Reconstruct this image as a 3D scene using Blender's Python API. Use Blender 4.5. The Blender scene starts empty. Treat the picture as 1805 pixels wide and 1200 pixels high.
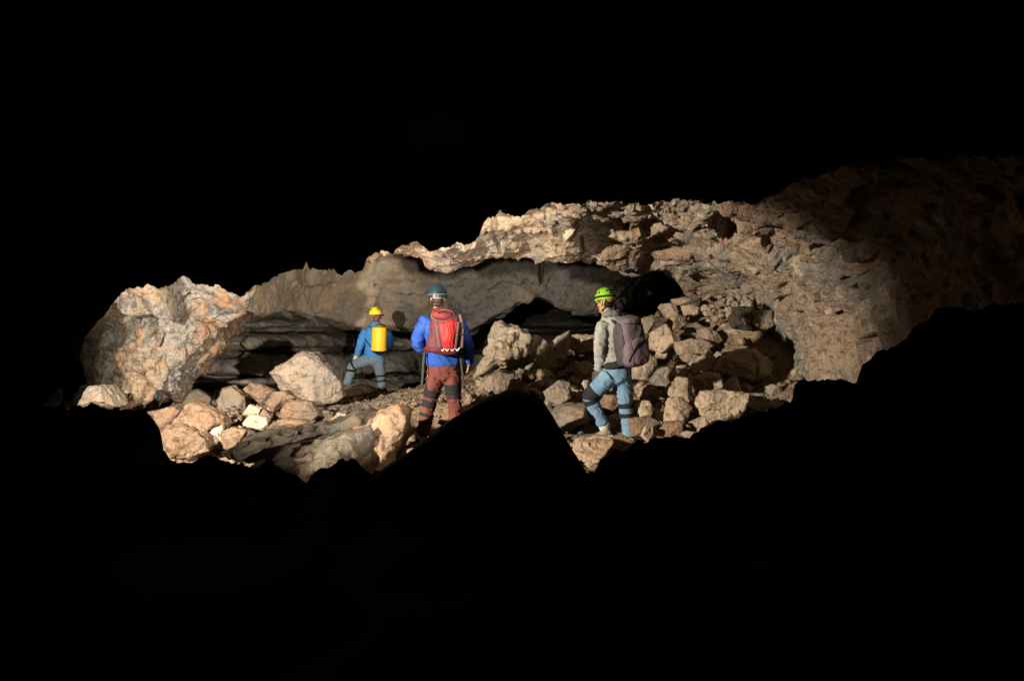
import bpy, bmesh, math, random
import numpy as np
from mathutils import Vector, Matrix

random.seed(7)
SC = bpy.context.scene
COL = SC.collection
# ------------------------------------------------------------------ camera
F = 35.0 / 36.0 * 1805.0          # focal length in photo pixels
CZ = 1.2                          # camera height above the chamber floor
def P(u, v, Y):                   # photo pixel at a real distance -> world point
    return ((u - 902.5) / F * Y, Y, CZ + (600.0 - v) / F * Y)
cam_d = bpy.data.cameras.new('camera'); cam_d.lens = 35; cam_d.sensor_width = 36
cam_d.clip_start = 0.05; cam_d.clip_end = 200
cam = bpy.data.objects.new('camera', cam_d); COL.objects.link(cam)
cam.location = (0, 0, CZ); cam.rotation_euler = (math.radians(90), 0, 0)
SC.camera = cam
# ------------------------------------------------------------------ world: no daylight reaches the cave
w = bpy.data.worlds.new('World'); SC.world = w; w.use_nodes = True
bg = w.node_tree.nodes['Background']; bg.inputs[0].default_value = (0.5, 0.6, 0.8, 1); bg.inputs[1].default_value = 0.0
# ------------------------------------------------------------------ hand-held flash lamps of the party, standing behind the foreground rock
def spot(name, loc, aim, power, deg, blend, color, rad=0.05):
    d = bpy.data.lights.new(name, 'SPOT'); d.energy = power; d.spot_size = math.radians(deg); d.spot_blend = blend
    d.color = color; d.shadow_soft_size = rad
    o = bpy.data.objects.new(name, d); COL.objects.link(o); o.location = loc
    o.rotation_euler = (Vector(aim) - Vector(loc)).to_track_quat('-Z', 'Y').to_euler()
    return o
WARM = (1.0, 0.86, 0.70)
spot('flash_lamp_key', (-4.9, 6.4, 2.1), (0.1, 16.5, 0.7), 7000, 88, 0.5, WARM, 0.10)
spot('flash_lamp_side', (-0.15, 6.2, 0.75), (-5.7, 16.8, 2.6), 4800, 44, 0.8, WARM)
spot('flash_lamp_roof', (-0.4, 6.3, 1.8), (-0.55, 13.0, 2.75), 3000, 33, 1.0, WARM)
# ------------------------------------------------------------------ exposure
SC.view_settings.view_transform = 'Standard'; SC.view_settings.look = 'None'
SC.view_settings.exposure = 0.0; SC.view_settings.gamma = 1.0
SC.render.engine = 'CYCLES'
SC.cycles.max_bounces = 4

# ================================================================== noise toolbox (numpy)
def _h(ix, iy, iz, s):
    with np.errstate(over='ignore'):
        h = (ix.astype(np.int64) * 374761393 + iy.astype(np.int64) * 668265263 + iz.astype(np.int64) * 2147483647 + s * 974634541) & 0xffffffff
        h = ((h ^ (h >> 13)) * 1274126177) & 0xffffffff
        h = ((h ^ (h >> 16)) * 2246822519) & 0xffffffff
        return h ^ (h >> 15)
def _r(h, k):
    h = (h * (2654435761 + 2 * k * 40503)) & 0xffffffff
    h = ((h ^ (h >> 15)) * 2246822519) & 0xffffffff
    return ((h ^ (h >> 13)) & 0xffffff) / float(0x1000000)
def perlin(p, s=0):
    i = np.floor(p).astype(np.int64); f = p - i
    u = f * f * f * (f * (f * 6 - 15) + 10)
    out = 0
    for dx in (0, 1):
        for dy in (0, 1):
            for dz in (0, 1):
                h = _h(i[:, 0] + dx, i[:, 1] + dy, i[:, 2] + dz, s)
                g = (_r(h, 1) * 2 - 1) * (f[:, 0] - dx) + (_r(h, 2) * 2 - 1) * (f[:, 1] - dy) + (_r(h, 3) * 2 - 1) * (f[:, 2] - dz)
                wx = u[:, 0] if dx else 1 - u[:, 0]; wy = u[:, 1] if dy else 1 - u[:, 1]; wz = u[:, 2] if dz else 1 - u[:, 2]
                out = out + g * wx * wy * wz
    return out
def fbm(p, o=4, s=0, gain=0.5):
    a, t, q = 1.0, 0.0, p.copy()
    for k in range(o):
        t = t + a * perlin(q, s + k * 17); q = q * 2.03 + 11.3; a *= gain
    return t
def facets(p, s=0, slope=0.9, step=0.6, crack=0.25, cw=0.07):
    """blocky fractured rock: every cell of a 3D Voronoi lattice is a tilted plane, with joints between the cells"""
    i = np.floor(p).astype(np.int64)
    b1 = np.full(len(p), 9.0); b2 = np.full(len(p), 9.0); num = np.zeros(len(p)); den = np.zeros(len(p))
    for dx in (-1, 0, 1):
        for dy in (-1, 0, 1):
            for dz in (-1, 0, 1):
                cx, cy, cz = i[:, 0] + dx, i[:, 1] + dy, i[:, 2] + dz
                h = _h(cx, cy, cz, s)
                ex = p[:, 0] - cx - 0.1 - 0.8 * _r(h, 1); ey = p[:, 1] - cy - 0.1 - 0.8 * _r(h, 2); ez = p[:, 2] - cz - 0.1 - 0.8 * _r(h, 3)
                d = np.sqrt(ex * ex + ey * ey + ez * ez)
                v = slope * ((_r(h, 4) * 2 - 1) * ex + (_r(h, 5) * 2 - 1) * ey + (_r(h, 6) * 2 - 1) * ez) + step * (_r(h, 7) - 0.5)
                wt = np.exp(-38.0 * d); num += wt * v; den += wt
                b2 = np.where(d < b1, b1, np.minimum(b2, d)); b1 = np.minimum(b1, d)
    return num / (den + 1e-30) - crack * np.exp(-(b2 - b1) / cw)
def rocky(p, big=1.3, amp=1.0, s=0, strata=1.0, rough=1.0, ck=1.0):
    """metres of displacement for a broken lava wall"""
    wp = p + 0.12 * big * np.stack([perlin(p / big * 1.3 + 5.1, s + 1), perlin(p / big * 1.3 + 9.7, s + 2), perlin(p / big * 1.3 + 1.3, s + 3)], 1)
    q = wp * np.array([1, 1, strata])
    d = 0.20 * big * facets(q / big, s, 0.9, 0.55, 0.15 * ck)
    d += 0.22 * (big * 0.36) * facets(q / (big * 0.36), s + 5, 1.0, 0.6, 0.2 * ck)
    d += rough * 0.22 * (big * 0.13) * facets(q / (big * 0.13), s + 9, 1.0, 0.6, 0.2 * ck, 0.1)
    d += rough * 0.05 * fbm(p / 0.35, 5, s + 20, 0.6)
    d += rough * 0.022 * np.abs(fbm(p / 0.12, 3, s + 40, 0.6))
    return d * amp

# ================================================================== mesh helpers
def mesh_from(name, V, Fq, smooth=True):
    me = bpy.data.meshes.new(name)
    V = np.asarray(V, dtype=np.float32); Fq = np.asarray(Fq, dtype=np.int32); k = Fq.shape[1]
    me.vertices.add(len(V)); me.vertices.foreach_set('co', V.ravel())
    me.loops.add(Fq.size); me.loops.foreach_set('vertex_index', Fq.ravel())
    me.polygons.add(len(Fq)); me.polygons.foreach_set('loop_start', np.arange(0, Fq.size, k, dtype=np.int32))
    me.polygons.foreach_set('loop_total', np.full(len(Fq), k, dtype=np.int32))
    if smooth: me.polygons.foreach_set('use_smooth', np.ones(len(Fq), dtype=bool))
    me.update(calc_edges=True); me.validate()
    return me
def link(name, me, mat, parent=None, label=None, cat=None, group=None, kind=None):
    o = bpy.data.objects.new(name, me); COL.objects.link(o)
    if mat is not None and me is not None and not me.materials: me.materials.append(mat)
    if parent is not None: o.parent = parent
    if label: o['label'] = label
    if cat: o['category'] = cat
    if group: o['group'] = group
    if kind: o['kind'] = kind
    return o
def cr_basis(n_ctrl, n_out, linear=False):
    """matrix that resamples n_ctrl control points to n_out by Catmull-Rom (or linear)"""
    t = np.linspace(0, n_ctrl - 1, n_out); i = np.minimum(t.astype(int), n_ctrl - 2); f = t - i
    M = np.zeros((n_out, n_ctrl)); r = np.arange(n_out)
    if linear:
        np.add.at(M, (r, i), 1 - f); np.add.at(M, (r, i + 1), f); return M
    W = [-.5 * f ** 3 + f ** 2 - .5 * f, 1.5 * f ** 3 - 2.5 * f ** 2 + 1, -1.5 * f ** 3 + 2 * f ** 2 + .5 * f, .5 * f ** 3 - .5 * f ** 2]
    for k, wk in zip((-1, 0, 1, 2), W): np.add.at(M, (r, np.clip(i + k, 0, n_ctrl - 1)), wk)
    return M
def grid_faces(nr, nc):
    a = (np.arange(nr - 1)[:, None] * nc + np.arange(nc - 1)[None, :]).ravel()
    return np.stack([a, a + 1, a + nc + 1, a + nc], 1)
def grid_normals(G):
    du = np.gradient(G, axis=1); dv = np.gradient(G, axis=0)
    n = np.cross(du, dv); n /= np.linalg.norm(n, axis=2, keepdims=True) + 1e-9
    return n
def patch(name, ctrl, nr, nc, mat, disp, dents=(), kind='structure', label=None, cat=None):
    """a sheet of cave wall through control points ctrl[row][col] = world xyz, broken up along its normal"""
    C = np.array(ctrl, dtype=float)
    G = np.einsum('ai,ijk->ajk', cr_basis(C.shape[0], nr), C)
    G = np.einsum('bj,ajk->abk', cr_basis(C.shape[1], nc), G)
    N = grid_normals(G)
    for _ in range(4):
        N[1:-1, 1:-1] = (N[1:-1, 1:-1] + N[:-2, 1:-1] + N[2:, 1:-1] + N[1:-1, :-2] + N[1:-1, 2:]) / 5
    p = G.reshape(-1, 3); n = N.reshape(-1, 3)
    if np.sum(n * (np.array([0, 2.0, CZ]) - p)) < 0: n = -n
    d = disp(p)
    if dents:                                   # hollows and cracks that the wall has at known places
        uu = p[:, 0] / p[:, 1] * F + 902.5; vv = 600 - (p[:, 2] - CZ) / p[:, 1] * F
        jx = 7 * fbm(p / 0.25, 3, 77); jy = 7 * fbm(p / 0.25 + 40, 3, 78)
        for (line, rad, dep) in dents:
            best = np.full(len(p), 1e9)
            for (a, b) in zip(line[:-1], line[1:]):
                ax, ay = a; bx, by = b; L2 = max((bx - ax) ** 2 + (by - ay) ** 2, 1e-6)
                t = np.clip(((uu + jx - ax) * (bx - ax) + (vv + jy - ay) * (by - ay)) / L2, 0, 1)
                best = np.minimum(best, np.hypot(uu + jx - ax - t * (bx - ax), vv + jy - ay - t * (by - ay)))
            d = d - dep * np.clip(1.25 - best / rad, 0, 1) ** 0.6
    p = p + n * d[:, None]
    return link(name, mesh_from(name, p, grid_faces(nr, nc)), mat, kind=kind, label=label, cat=cat)

# ================================================================== materials
def nodes(mat):
    mat.use_nodes = True; nt = mat.node_tree
    return nt, nt.nodes['Principled BSDF']
def mix_col(nt, fac, a, b, mode='MIX'):
    m = nt.nodes.new('ShaderNodeMix'); m.data_type = 'RGBA'; m.blend_type = mode
    for sock, val in ((m.inputs[0], fac), (m.inputs[6], a), (m.inputs[7], b)):
        if hasattr(val, 'is_linked'): nt.links.new(val, sock)
        elif isinstance(val, (int, float)): sock.default_value = val
        else: sock.default_value = (*val, 1)
    return m.outputs[2]
def noise_tex(nt, co, scale, detail=5, rough=0.55, dist=0.0):
    n = nt.nodes.new('ShaderNodeTexNoise'); n.inputs['Scale'].default_value = scale; n.inputs['Detail'].default_value = detail
    n.inputs['Roughness'].default_value = rough; n.inputs['Distortion'].default_value = dist
    nt.links.new(co, n.inputs['Vector']); return n.outputs['Fac']
def ramp(nt, fac, stops):
    r = nt.nodes.new('ShaderNodeValToRGB'); e = r.color_ramp.elements
    while len(e) < len(stops): e.new(0.5)
    for el, (pos, c) in zip(e, stops): el.position = pos; el.color = (c, c, c, 1) if isinstance(c, (int, float)) else (*c, 1)
    nt.links.new(fac, r.inputs[0]); return r.outputs[0]
def rock_mat(name, tan, warm, grey, pale, grey_amt=0.5, warm_amt=0.5, pale_amt=0.3, dark_amt=0.5, bump=1.0, seed=0.0, turn=None):
    m = bpy.data.materials.new(name); nt, bs = nodes(m)
    geo = nt.nodes.new('ShaderNodeNewGeometry'); mp = nt.nodes.new('ShaderNodeMapping'); mp.inputs[1].default_value = (seed, seed * 2.3, seed * 0.7)
    nt.links.new(geo.outputs['Position'], mp.inputs[0]); co = mp.outputs[0]
    oi = nt.nodes.new('ShaderNodeObjectInfo')
    c = mix_col(nt, ramp(nt, noise_tex(nt, co, 1.1, 5, 0.6, 0.2), [(0.62 - 0.3 * grey_amt, 0), (0.72 - 0.3 * grey_amt, 1)]), tan, grey)
    c = mix_col(nt, ramp(nt, noise_tex(nt, co, 2.3, 6, 0.65, 0.25), [(0.70 - 0.3 * warm_amt, 0), (0.84 - 0.3 * warm_amt, 1)]), c, warm)
    c = mix_col(nt, ramp(nt, noise_tex(nt, co, 3.7, 7, 0.65, 0.3), [(0.74 - 0.3 * pale_amt, 0), (0.82 - 0.3 * pale_amt, 1)]), c, pale)
    c = mix_col(nt, ramp(nt, noise_tex(nt, co, 9.0, 6, 0.7), [(0.30 + 0.16 * dark_amt, 1), (0.42 + 0.16 * dark_amt, 0)]), c, mix_col(nt, 0.62, c, (0.02, 0.015, 0.012)))
    if turn:                                    # rock colour changes along x; pale end also brightened against the key lamp's shadow
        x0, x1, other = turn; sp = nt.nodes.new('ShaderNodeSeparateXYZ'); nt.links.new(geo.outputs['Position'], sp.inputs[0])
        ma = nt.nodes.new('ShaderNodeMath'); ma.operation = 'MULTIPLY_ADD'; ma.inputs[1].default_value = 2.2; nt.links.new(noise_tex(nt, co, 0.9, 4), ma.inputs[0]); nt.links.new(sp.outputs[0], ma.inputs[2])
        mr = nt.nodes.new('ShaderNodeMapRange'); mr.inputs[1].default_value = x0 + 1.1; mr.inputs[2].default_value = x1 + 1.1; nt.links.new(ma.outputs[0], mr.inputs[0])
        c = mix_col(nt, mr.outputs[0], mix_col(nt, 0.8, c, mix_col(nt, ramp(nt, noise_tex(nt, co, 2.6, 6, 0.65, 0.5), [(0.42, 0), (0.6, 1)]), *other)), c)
    c = mix_col(nt, 1.0, c, ramp(nt, noise_tex(nt, co, 45, 5, 0.7), [(0.25, 0.55), (0.75, 1.35)]), 'MULTIPLY')
    c = mix_col(nt, 1.0, c, ramp(nt, oi.outputs['Random'], [(0.0, 0.78), (1.0, 1.18)]), 'MULTIPLY')
    nt.links.new(c, bs.inputs['Base Color']); bs.inputs['Roughness'].default_value = 0.9
    bs.inputs['Specular IOR Level'].default_value = 0.25
    add = nt.nodes.new('ShaderNodeMath'); add.operation = 'MULTIPLY_ADD'; add.inputs[1].default_value = 2.2
    nt.links.new(noise_tex(nt, co, 12, 8, 0.7), add.inputs[0]); nt.links.new(noise_tex(nt, co, 60, 4, 0.6), add.inputs[2])
    bm = nt.nodes.new('ShaderNodeBump'); bm.inputs['Strength'].default_value = 0.55 * bump; bm.inputs['Distance'].default_value = 0.035
    nt.links.new(add.outputs[0], bm.inputs['Height']); nt.links.new(bm.outputs[0], bs.inputs['Normal'])
    return m
TAN, ORA, GRY, PAL = (0.38, 0.29, 0.205), (0.40, 0.24, 0.155), (0.20, 0.185, 0.165), (0.58, 0.50, 0.38)
M_ROOF = rock_mat('roof_rock', TAN, ORA, (0.29, 0.265, 0.23), PAL, 0.5, 0.6, 0.6, 0.5, 1.9, 3)
M_PILLAR = rock_mat('pillar_rock', (0.27, 0.20, 0.135), (0.30, 0.16, 0.088), (0.23, 0.215, 0.19), (0.40, 0.345, 0.27), 0.58, 0.64, 0.42, 0.7, 1.2, 8)
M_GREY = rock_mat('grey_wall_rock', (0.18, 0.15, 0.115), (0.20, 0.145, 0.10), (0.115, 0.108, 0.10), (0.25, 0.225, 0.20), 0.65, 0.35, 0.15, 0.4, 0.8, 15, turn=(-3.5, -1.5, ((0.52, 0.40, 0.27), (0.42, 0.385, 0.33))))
M_BACK = rock_mat('recess_rock', (0.25, 0.225, 0.185), (0.25, 0.205, 0.16), (0.19, 0.185, 0.17), (0.32, 0.285, 0.24), 0.55, 0.3, 0.1, 0.4, 0.8, 21)
M_FLOOR = rock_mat('floor_rock', (0.26, 0.19, 0.125), (0.27, 0.16, 0.10), (0.17, 0.15, 0.125), (0.36, 0.29, 0.21), 0.35, 0.5, 0.3, 0.4, 1.0, 30)
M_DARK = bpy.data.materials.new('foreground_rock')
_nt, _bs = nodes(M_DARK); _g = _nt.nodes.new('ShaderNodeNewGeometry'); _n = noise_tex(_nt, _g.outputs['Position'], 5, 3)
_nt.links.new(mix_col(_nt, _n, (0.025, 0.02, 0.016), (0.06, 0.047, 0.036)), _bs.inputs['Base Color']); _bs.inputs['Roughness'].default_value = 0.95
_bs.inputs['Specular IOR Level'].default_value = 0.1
M_STONE = rock_mat('rubble_rock', (0.36, 0.28, 0.195), (0.37, 0.25, 0.165), (0.25, 0.22, 0.185), (0.48, 0.41, 0.31), 0.42, 0.45, 0.3, 0.35, 0.8, 52)
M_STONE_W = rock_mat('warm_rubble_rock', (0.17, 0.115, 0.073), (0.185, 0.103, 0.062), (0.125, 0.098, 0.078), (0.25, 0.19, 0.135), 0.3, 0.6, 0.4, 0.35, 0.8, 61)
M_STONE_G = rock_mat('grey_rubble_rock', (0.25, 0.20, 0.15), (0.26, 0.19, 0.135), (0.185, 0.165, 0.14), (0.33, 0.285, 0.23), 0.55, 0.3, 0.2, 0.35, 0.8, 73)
M_STONE_D = rock_mat('dark_rubble_rock', (0.062, 0.05, 0.036), (0.068, 0.048, 0.033), (0.055, 0.05, 0.043), (0.10, 0.085, 0.065), 0.5, 0.4, 0.2, 0.45, 1.0, 95)  # base colour darkened to hold the shade on the outcrop and ledge
M_STONE_L = rock_mat('pale_rubble_rock', (0.31, 0.25, 0.185), (0.29, 0.21, 0.14), (0.25, 0.225, 0.19), (0.42, 0.37, 0.29), 0.3, 0.35, 0.6, 0.2, 0.8, 87)

# ================================================================== the setting
def cols_to_rows(cols):           # [(u, [(v, Y), ...]), ...] -> rows of world points
    n = len(cols[0][1])
    return [[P(u, *c[r]) for (u, c) in cols] for r in range(n)]
# roof of the chamber, running down into the right-hand wall
def roofcol(u, vb, Yb=13.0, vt=300): return (u, [(vt, 8.6), (vt + (vb - vt) * .38, 10.8), (vt + (vb - vt) * .68, 12.0 + (Yb - 13) * .6), (vb - 16, 12.75 + (Yb - 13)), (vb, Yb + .1), (vb - 14, Yb + 1.0), (vb - 70, Yb + 3.2)])
roof = [roofcol(480, 450), roofcol(560, 452), roofcol(620, 458), roofcol(660, 458), roofcol(700, 452), roofcol(740, 458), roofcol(780, 474), roofcol(815, 466),
        roofcol(850, 455), roofcol(885, 447), roofcol(920, 442), roofcol(955, 444), roofcol(985, 455), roofcol(1015, 464, 13.1), roofcol(1050, 459, 13.2),
        roofcol(1085, 474, 13.4), roofcol(1120, 482, 13.6), roofcol(1160, 474, 13.7),
        (1200, [(300, 8.6), (365, 10.7), (415, 12.2), (470, 13.5), (490, 14.0), (486, 15.6), (470, 18.0)]), (1245, [(300, 8.6), (370, 10.6), (425, 12.1), (480, 13.6), (506, 14.3), (528, 15.6), (560, 17.6)]),
        (1290, [(300, 8.5), (372, 10.3), (430, 11.8), (485, 13.2), (518, 14.1), (570, 15.0), (650, 15.4)]),
        (1340, [(300, 8.4), (380, 10.2), (440, 11.5), (495, 12.8), (545, 13.7), (640, 14.1), (740, 14.1)]),
        (1400, [(290, 8.2), (370, 9.7), (440, 10.9), (510, 12.0), (580, 12.8), (650, 13.0), (740, 13.0)]),
        (1460, [(280, 7.8), (365, 9.2), (440, 10.2), (510, 10.9), (580, 11.4), (660, 11.6), (750, 11.6)]),
        (1530, [(270, 7.4), (360, 8.6), (440, 9.5), (510, 10.1), (580, 10.4), (660, 10.5), (750, 10.5)]),
        (1620, [(260, 6.9), (350, 7.9), (430, 8.7), (500, 9.1), (570, 9.3), (650, 9.3), (750, 9.3)]),
        (1720, [(250, 6.4), (345, 7.2), (430, 7.8), (500, 8.1), (570, 8.2), (650, 8.2), (750, 8.2)]),
        (1850, [(230, 5.8), (340, 6.5), (420, 6.9), (500, 7.1), (570, 7.2), (650, 7.2), (750, 7.2)]),
        (2050, [(220, 5.3), (330, 5.9), (410, 6.2), (490, 6.3), (570, 6.3), (650, 6.3), (750, 6.3)])]
holes = [([(1085, 400), (1100, 412)], 11, .5), ([(1140, 408), (1165, 395)], 12, .6), ([(1270, 385), (1285, 410)], 15, .8), ([(1205, 388), (1214, 390)], 7, .35),
         ([(1078, 442), (1095, 444)], 5, .3), ([(1155, 433), (1170, 436)], 5, .25), ([(985, 395), (1000, 400)], 9, .3), ([(1350, 415), (1375, 435), (1400, 452)], 5, .25),
         ([(1440, 430), (1480, 455), (1510, 465)], 6, .25), ([(1450, 515), (1453, 545), (1462, 557), (1478, 553), (1488, 560)], 3.2, .25),
         ([(1495, 485), (1515, 495), (1513, 508)], 3.2, .25), ([(1400, 490), (1420, 502), (1436, 512)], 3, .2), ([(1335, 478), (1352, 484)], 4, .2),
         ([(1530, 610), (1545, 588), (1560, 582)], 4, .25), ([(1365, 532), (1382, 528)], 3, .15), ([(1405, 558), (1414, 565)], 7, .25), ([(905, 400), (880, 428), (860, 415)], 2.5, .15)]
patch('cave_roof', cols_to_rows(roof), 420, 900, M_ROOF, lambda p: rocky(p, 1.1, 0.85, 3, 1.3), dents=holes)
# grey overhanging wall behind
def greycol(u, vb, Y=17.0): return (u, [(340, Y - .9), (420, Y - .6), (vb - 80, Y - .3), (vb - 25, Y), (vb, Y + .15), (vb - 4, Y + 1.4), (vb - 14, Y + 4)])
grey = [greycol(320, 548, 15.0), greycol(380, 556, 15.2), greycol(430, 556, 15.6), greycol(480, 553, 16.6), greycol(540, 556, 18.2), greycol(600, 568, 19.0), greycol(650, 578, 19.3), greycol(700, 581, 19.3),
        greycol(760, 588, 19.3), greycol(820, 590, 19.3), greycol(880, 556, 19.2), greycol(940, 532, 19.2), greycol(1000, 545, 19.2), greycol(1060, 548, 19.4), greycol(1120, 545, 20.3), greycol(1190, 556, 22.5), greycol(1320, 556, 25)]
cracks = [([(658, 505), (680, 515), (700, 521), (740, 522)], 2.0, .2), ([(953, 452), (956, 500)], 4, .3)]
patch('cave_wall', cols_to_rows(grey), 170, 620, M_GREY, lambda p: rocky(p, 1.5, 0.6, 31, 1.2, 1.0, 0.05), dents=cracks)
# far wall of the low recess, in horizontal beds
def backcol(u):
    o = -5.2 * min(max((640 - u) / 190.0, 0), 1) ** 0.8 + 9.0 * min(max((u - 720) / 120.0, 0), 1)
    return (u, [(v, Y + o * (0.9 if v < 700 else 0.5)) for v, Y in ((500, 24.4), (548, 23.6), (566, 22.6), (575, 22.5), (579, 23.6), (586, 23.5), (591, 22.3), (609, 22.0), (614, 23.1), (621, 23.0), (627, 22.0), (655, 21.7), (661, 22.5), (668, 22.4), (674, 21.4), (700, 21.0), (740, 19.6), (800, 17.6))])
patch('cave_wall', cols_to_rows([backcol(u) for u in (245, 290, 340, 420, 480, 540, 600, 660, 740, 810, 920, 1030, 1140, 1260)]), 200, 420, M_BACK, lambda p: rocky(p, 1.2, 0.4, 57, 2.0, 0.8, 0.4))
# left wall, a pillar that leans out over the recess
prow = []
for (v, ue, k) in ((400, 470, 0), (470, 450, 0), (520, 448, .1), (555, 420, .2), (590, 388, .25), (612, 368, .3), (640, 334, .2), (665, 318, .1), (692, 302, 0), (722, 262, -.4), (760, 235, -.9), (820, 220, -1.2)):
    f_ = 36 * min(max((v - 585) / 130, 0), 1); a_ = 258 - f_
    prow.append([P(150 - f_ * .5, v, 20.5), P(190 - f_ * .6, v, 18.4), P(218 - f_ * .8, v, 16.0 + k), P(241 - f_, v, 14.15 + k), P(a_, v, 13.8 + k), P((a_ + ue - 22) / 2, v, 13.8 + k), P(ue - 22, v, 14.1 + k), P(ue - 5, v, 14.6 + k), P(ue, v, 15.2 + k), P(ue + 6, v, 16.4 + k), P(ue + 25, v, 19)])
pc = [([(262, 575), (255, 590), (262, 588)], 7, .3), ([(318, 535), (330, 530)], 4, .2), ([(285, 595), (283, 612)], 2, .15), ([(245, 645), (250, 655)], 6, .15)]
patch('cave_wall', prow, 330, 330, M_PILLAR, lambda p: 0.30 * facets(p * np.array([1, .6, .75]) / 0.95, 93, 1.5, 0.9, 0.3, 0.05) + rocky(p, 0.55, 1.1, 91, 0.8, 1.1), dents=pc)

# ------------------------------------------------------------------ chamber floor: a height field through measured points
fl = [(745, 782, 11.4), (800, 770, 11.2), (700, 800, 9.6), (870, 735, 10.6), (850, 700, 12.2), (800, 690, 13.0), (740, 690, 13.5), (700, 700, 13.6), (690, 745, 11.6),
      (672, 709, 17.9), (612, 688, 18.2), (640, 705, 16.5), (600, 722, 14.0), (640, 735, 12.6), (545, 712, 14.2), (450, 720, 13.6), (400, 760, 12.6), (330, 800, 11.6), (280, 790, 11.4), (470, 768, 12.3), (560, 752, 12.3), (630, 742, 12.2),
      (470, 880, 10.4), (560, 880, 9.6), (640, 870, 9.2), (560, 880, 8.6), (350, 850, 10.3), (200, 730, 13.0), (150, 725, 12.6), (100, 720, 12.0), (380, 760, 15.5), (480, 745, 16.5), (300, 745, 15.5), (420, 750, 19.5), (600, 715, 20), (800, 690, 19.5), (560, 750, 17.5),
      (900, 700, 13.2), (950, 690, 13.4), (1000, 690, 13.4), (1040, 690, 13.0), (980, 740, 12.2), (1000, 775, 11.6), (1070, 778, 11.5), (1111, 776, 11.5), (1040, 850, 10.2), (960, 700, 12.8), (900, 670, 15), (1000, 640, 15), (950, 620, 18), (1050, 610, 17),
      (1130, 740, 12.4), (1200, 745, 12.3), (1300, 740, 12.1), (1180, 690, 13.3), (1250, 690, 13.2), (1320, 680, 13.0), (1160, 620, 14.6), (1240, 620, 14.6), (1320, 600, 13.6), (1180, 565, 15.7), (1250, 550, 15.0), (1310, 530, 14.0), (1120, 600, 15.6), (1280, 515, 14.9), (1150, 560, 17), (1220, 530, 17.5),
      (1380, 690, 12.3), (1400, 720, 11.4), (1480, 720, 10.8), (1550, 740, 9.6), (1650, 760, 8.5), (1200, 800, 10.4), (1350, 800, 9.6), (1000, 880, 8.2), (800, 880, 8.2), (600, 920, 7.2), (300, 900, 7.6), (100, 860, 8.5), (1400, 900, 7.0), (900, 960, 6.6), (-150, 740, 12), (-100, 800, 10)]
fc = np.array([P(*q) for q in fl])
fc = np.vstack([fc, [(x, y, 0.0) for (x, y) in ((-9, 6), (-5, 6), (-2, 6), (1, 6), (4, 6), (8, 6), (-10, 13), (-9, 22), (-4, 22), (2, 22), (7, 22), (8, 15), (8, 10))]])
A_ = -np.hypot(fc[:, None, 0] - fc[None, :, 0], fc[:, None, 1] - fc[None, :, 1]) + 0.0
wts = np.linalg.solve(A_ - 0.02 * np.eye(len(fc)), fc[:, 2] - 0.2)
def floor_z(x, y):
    x = np.atleast_1d(np.asarray(x, float)); y = np.atleast_1d(np.asarray(y, float)); z = np.full(len(x), 0.2)
    for (cx, cy, _), wt in zip(fc, wts): z -= wt * np.hypot(x - cx, y - cy)
    return z
gx = np.linspace(-10, 8.5, 560); gy = np.concatenate([np.linspace(6.0, 16, 400), np.linspace(16.05, 24.5, 110)])
X, Y = np.meshgrid(gx, gy); pz = floor_z(X.ravel(), Y.ravel()); fp = np.stack([X.ravel(), Y.ravel(), pz], 1)
fp[:, 2] += rocky(fp, 0.7, 0.75, 140, 1.0, 0.9) * np.clip((Y.ravel() - 6) / 1.5, 0, 1)
link('cave_floor', mesh_from('cave_floor', fp, grid_faces(len(gy), len(gx))), M_FLOOR, kind='structure')

# ------------------------------------------------------------------ unlit rock between the camera and the chamber
def poly_eval(pts, u): return np.interp(u, [a for a, b in pts], [b for a, b in pts])
def ridge(name, pts, Y0, nrow, ncol, prof, mat, s, jag, u0, u1, kind='structure'):
    """rock edge with the outline pts; prof(t) gives (dY, dz) from behind the edge over to the camera side"""
    u = np.linspace(u0, u1, ncol); v = poly_eval(pts, u)
    e = np.stack([u / 22, u * 0, u * 0 + s], 1)
    vj = jag * fbm(e, 5, s, 0.62)
    Yl = Y0 + 0.25 * perlin(np.stack([u / 300, u * 0 + .5, u * 0], 1), s + 3)
    E = np.array([P(a, b, c) for a, b, c in zip(u, v, Yl)]); ej = -vj * Yl / F
    G = np.zeros((nrow, ncol, 3))
    t = np.linspace(0, 1, nrow)
    for k in range(nrow):
        dY, dz, zt, bl = prof(t[k])
        G[k, :, 1] = E[:, 1] + dY; G[k, :, 0] = E[:, 0] * (1 - bl * 0.0)
        G[k, :, 2] = E[:, 2] * (1 - bl) + zt * bl + dz + ej * math.exp(-(abs(dY) + abs(dz)) / 0.18)
    p = G.reshape(-1, 3)
    dist = np.repeat(np.abs(np.array([prof(a)[0] for a in t])), ncol)
    am = np.clip(dist / 0.8, 0, 1)
    p = p + np.array([0, 0.3, 0.6]) * (rocky(p, 1.0, 0.6, s + 50) * am)[:, None]
    return link(name, mesh_from(name, p, grid_faces(nrow, ncol)), mat, kind=kind)
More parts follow.
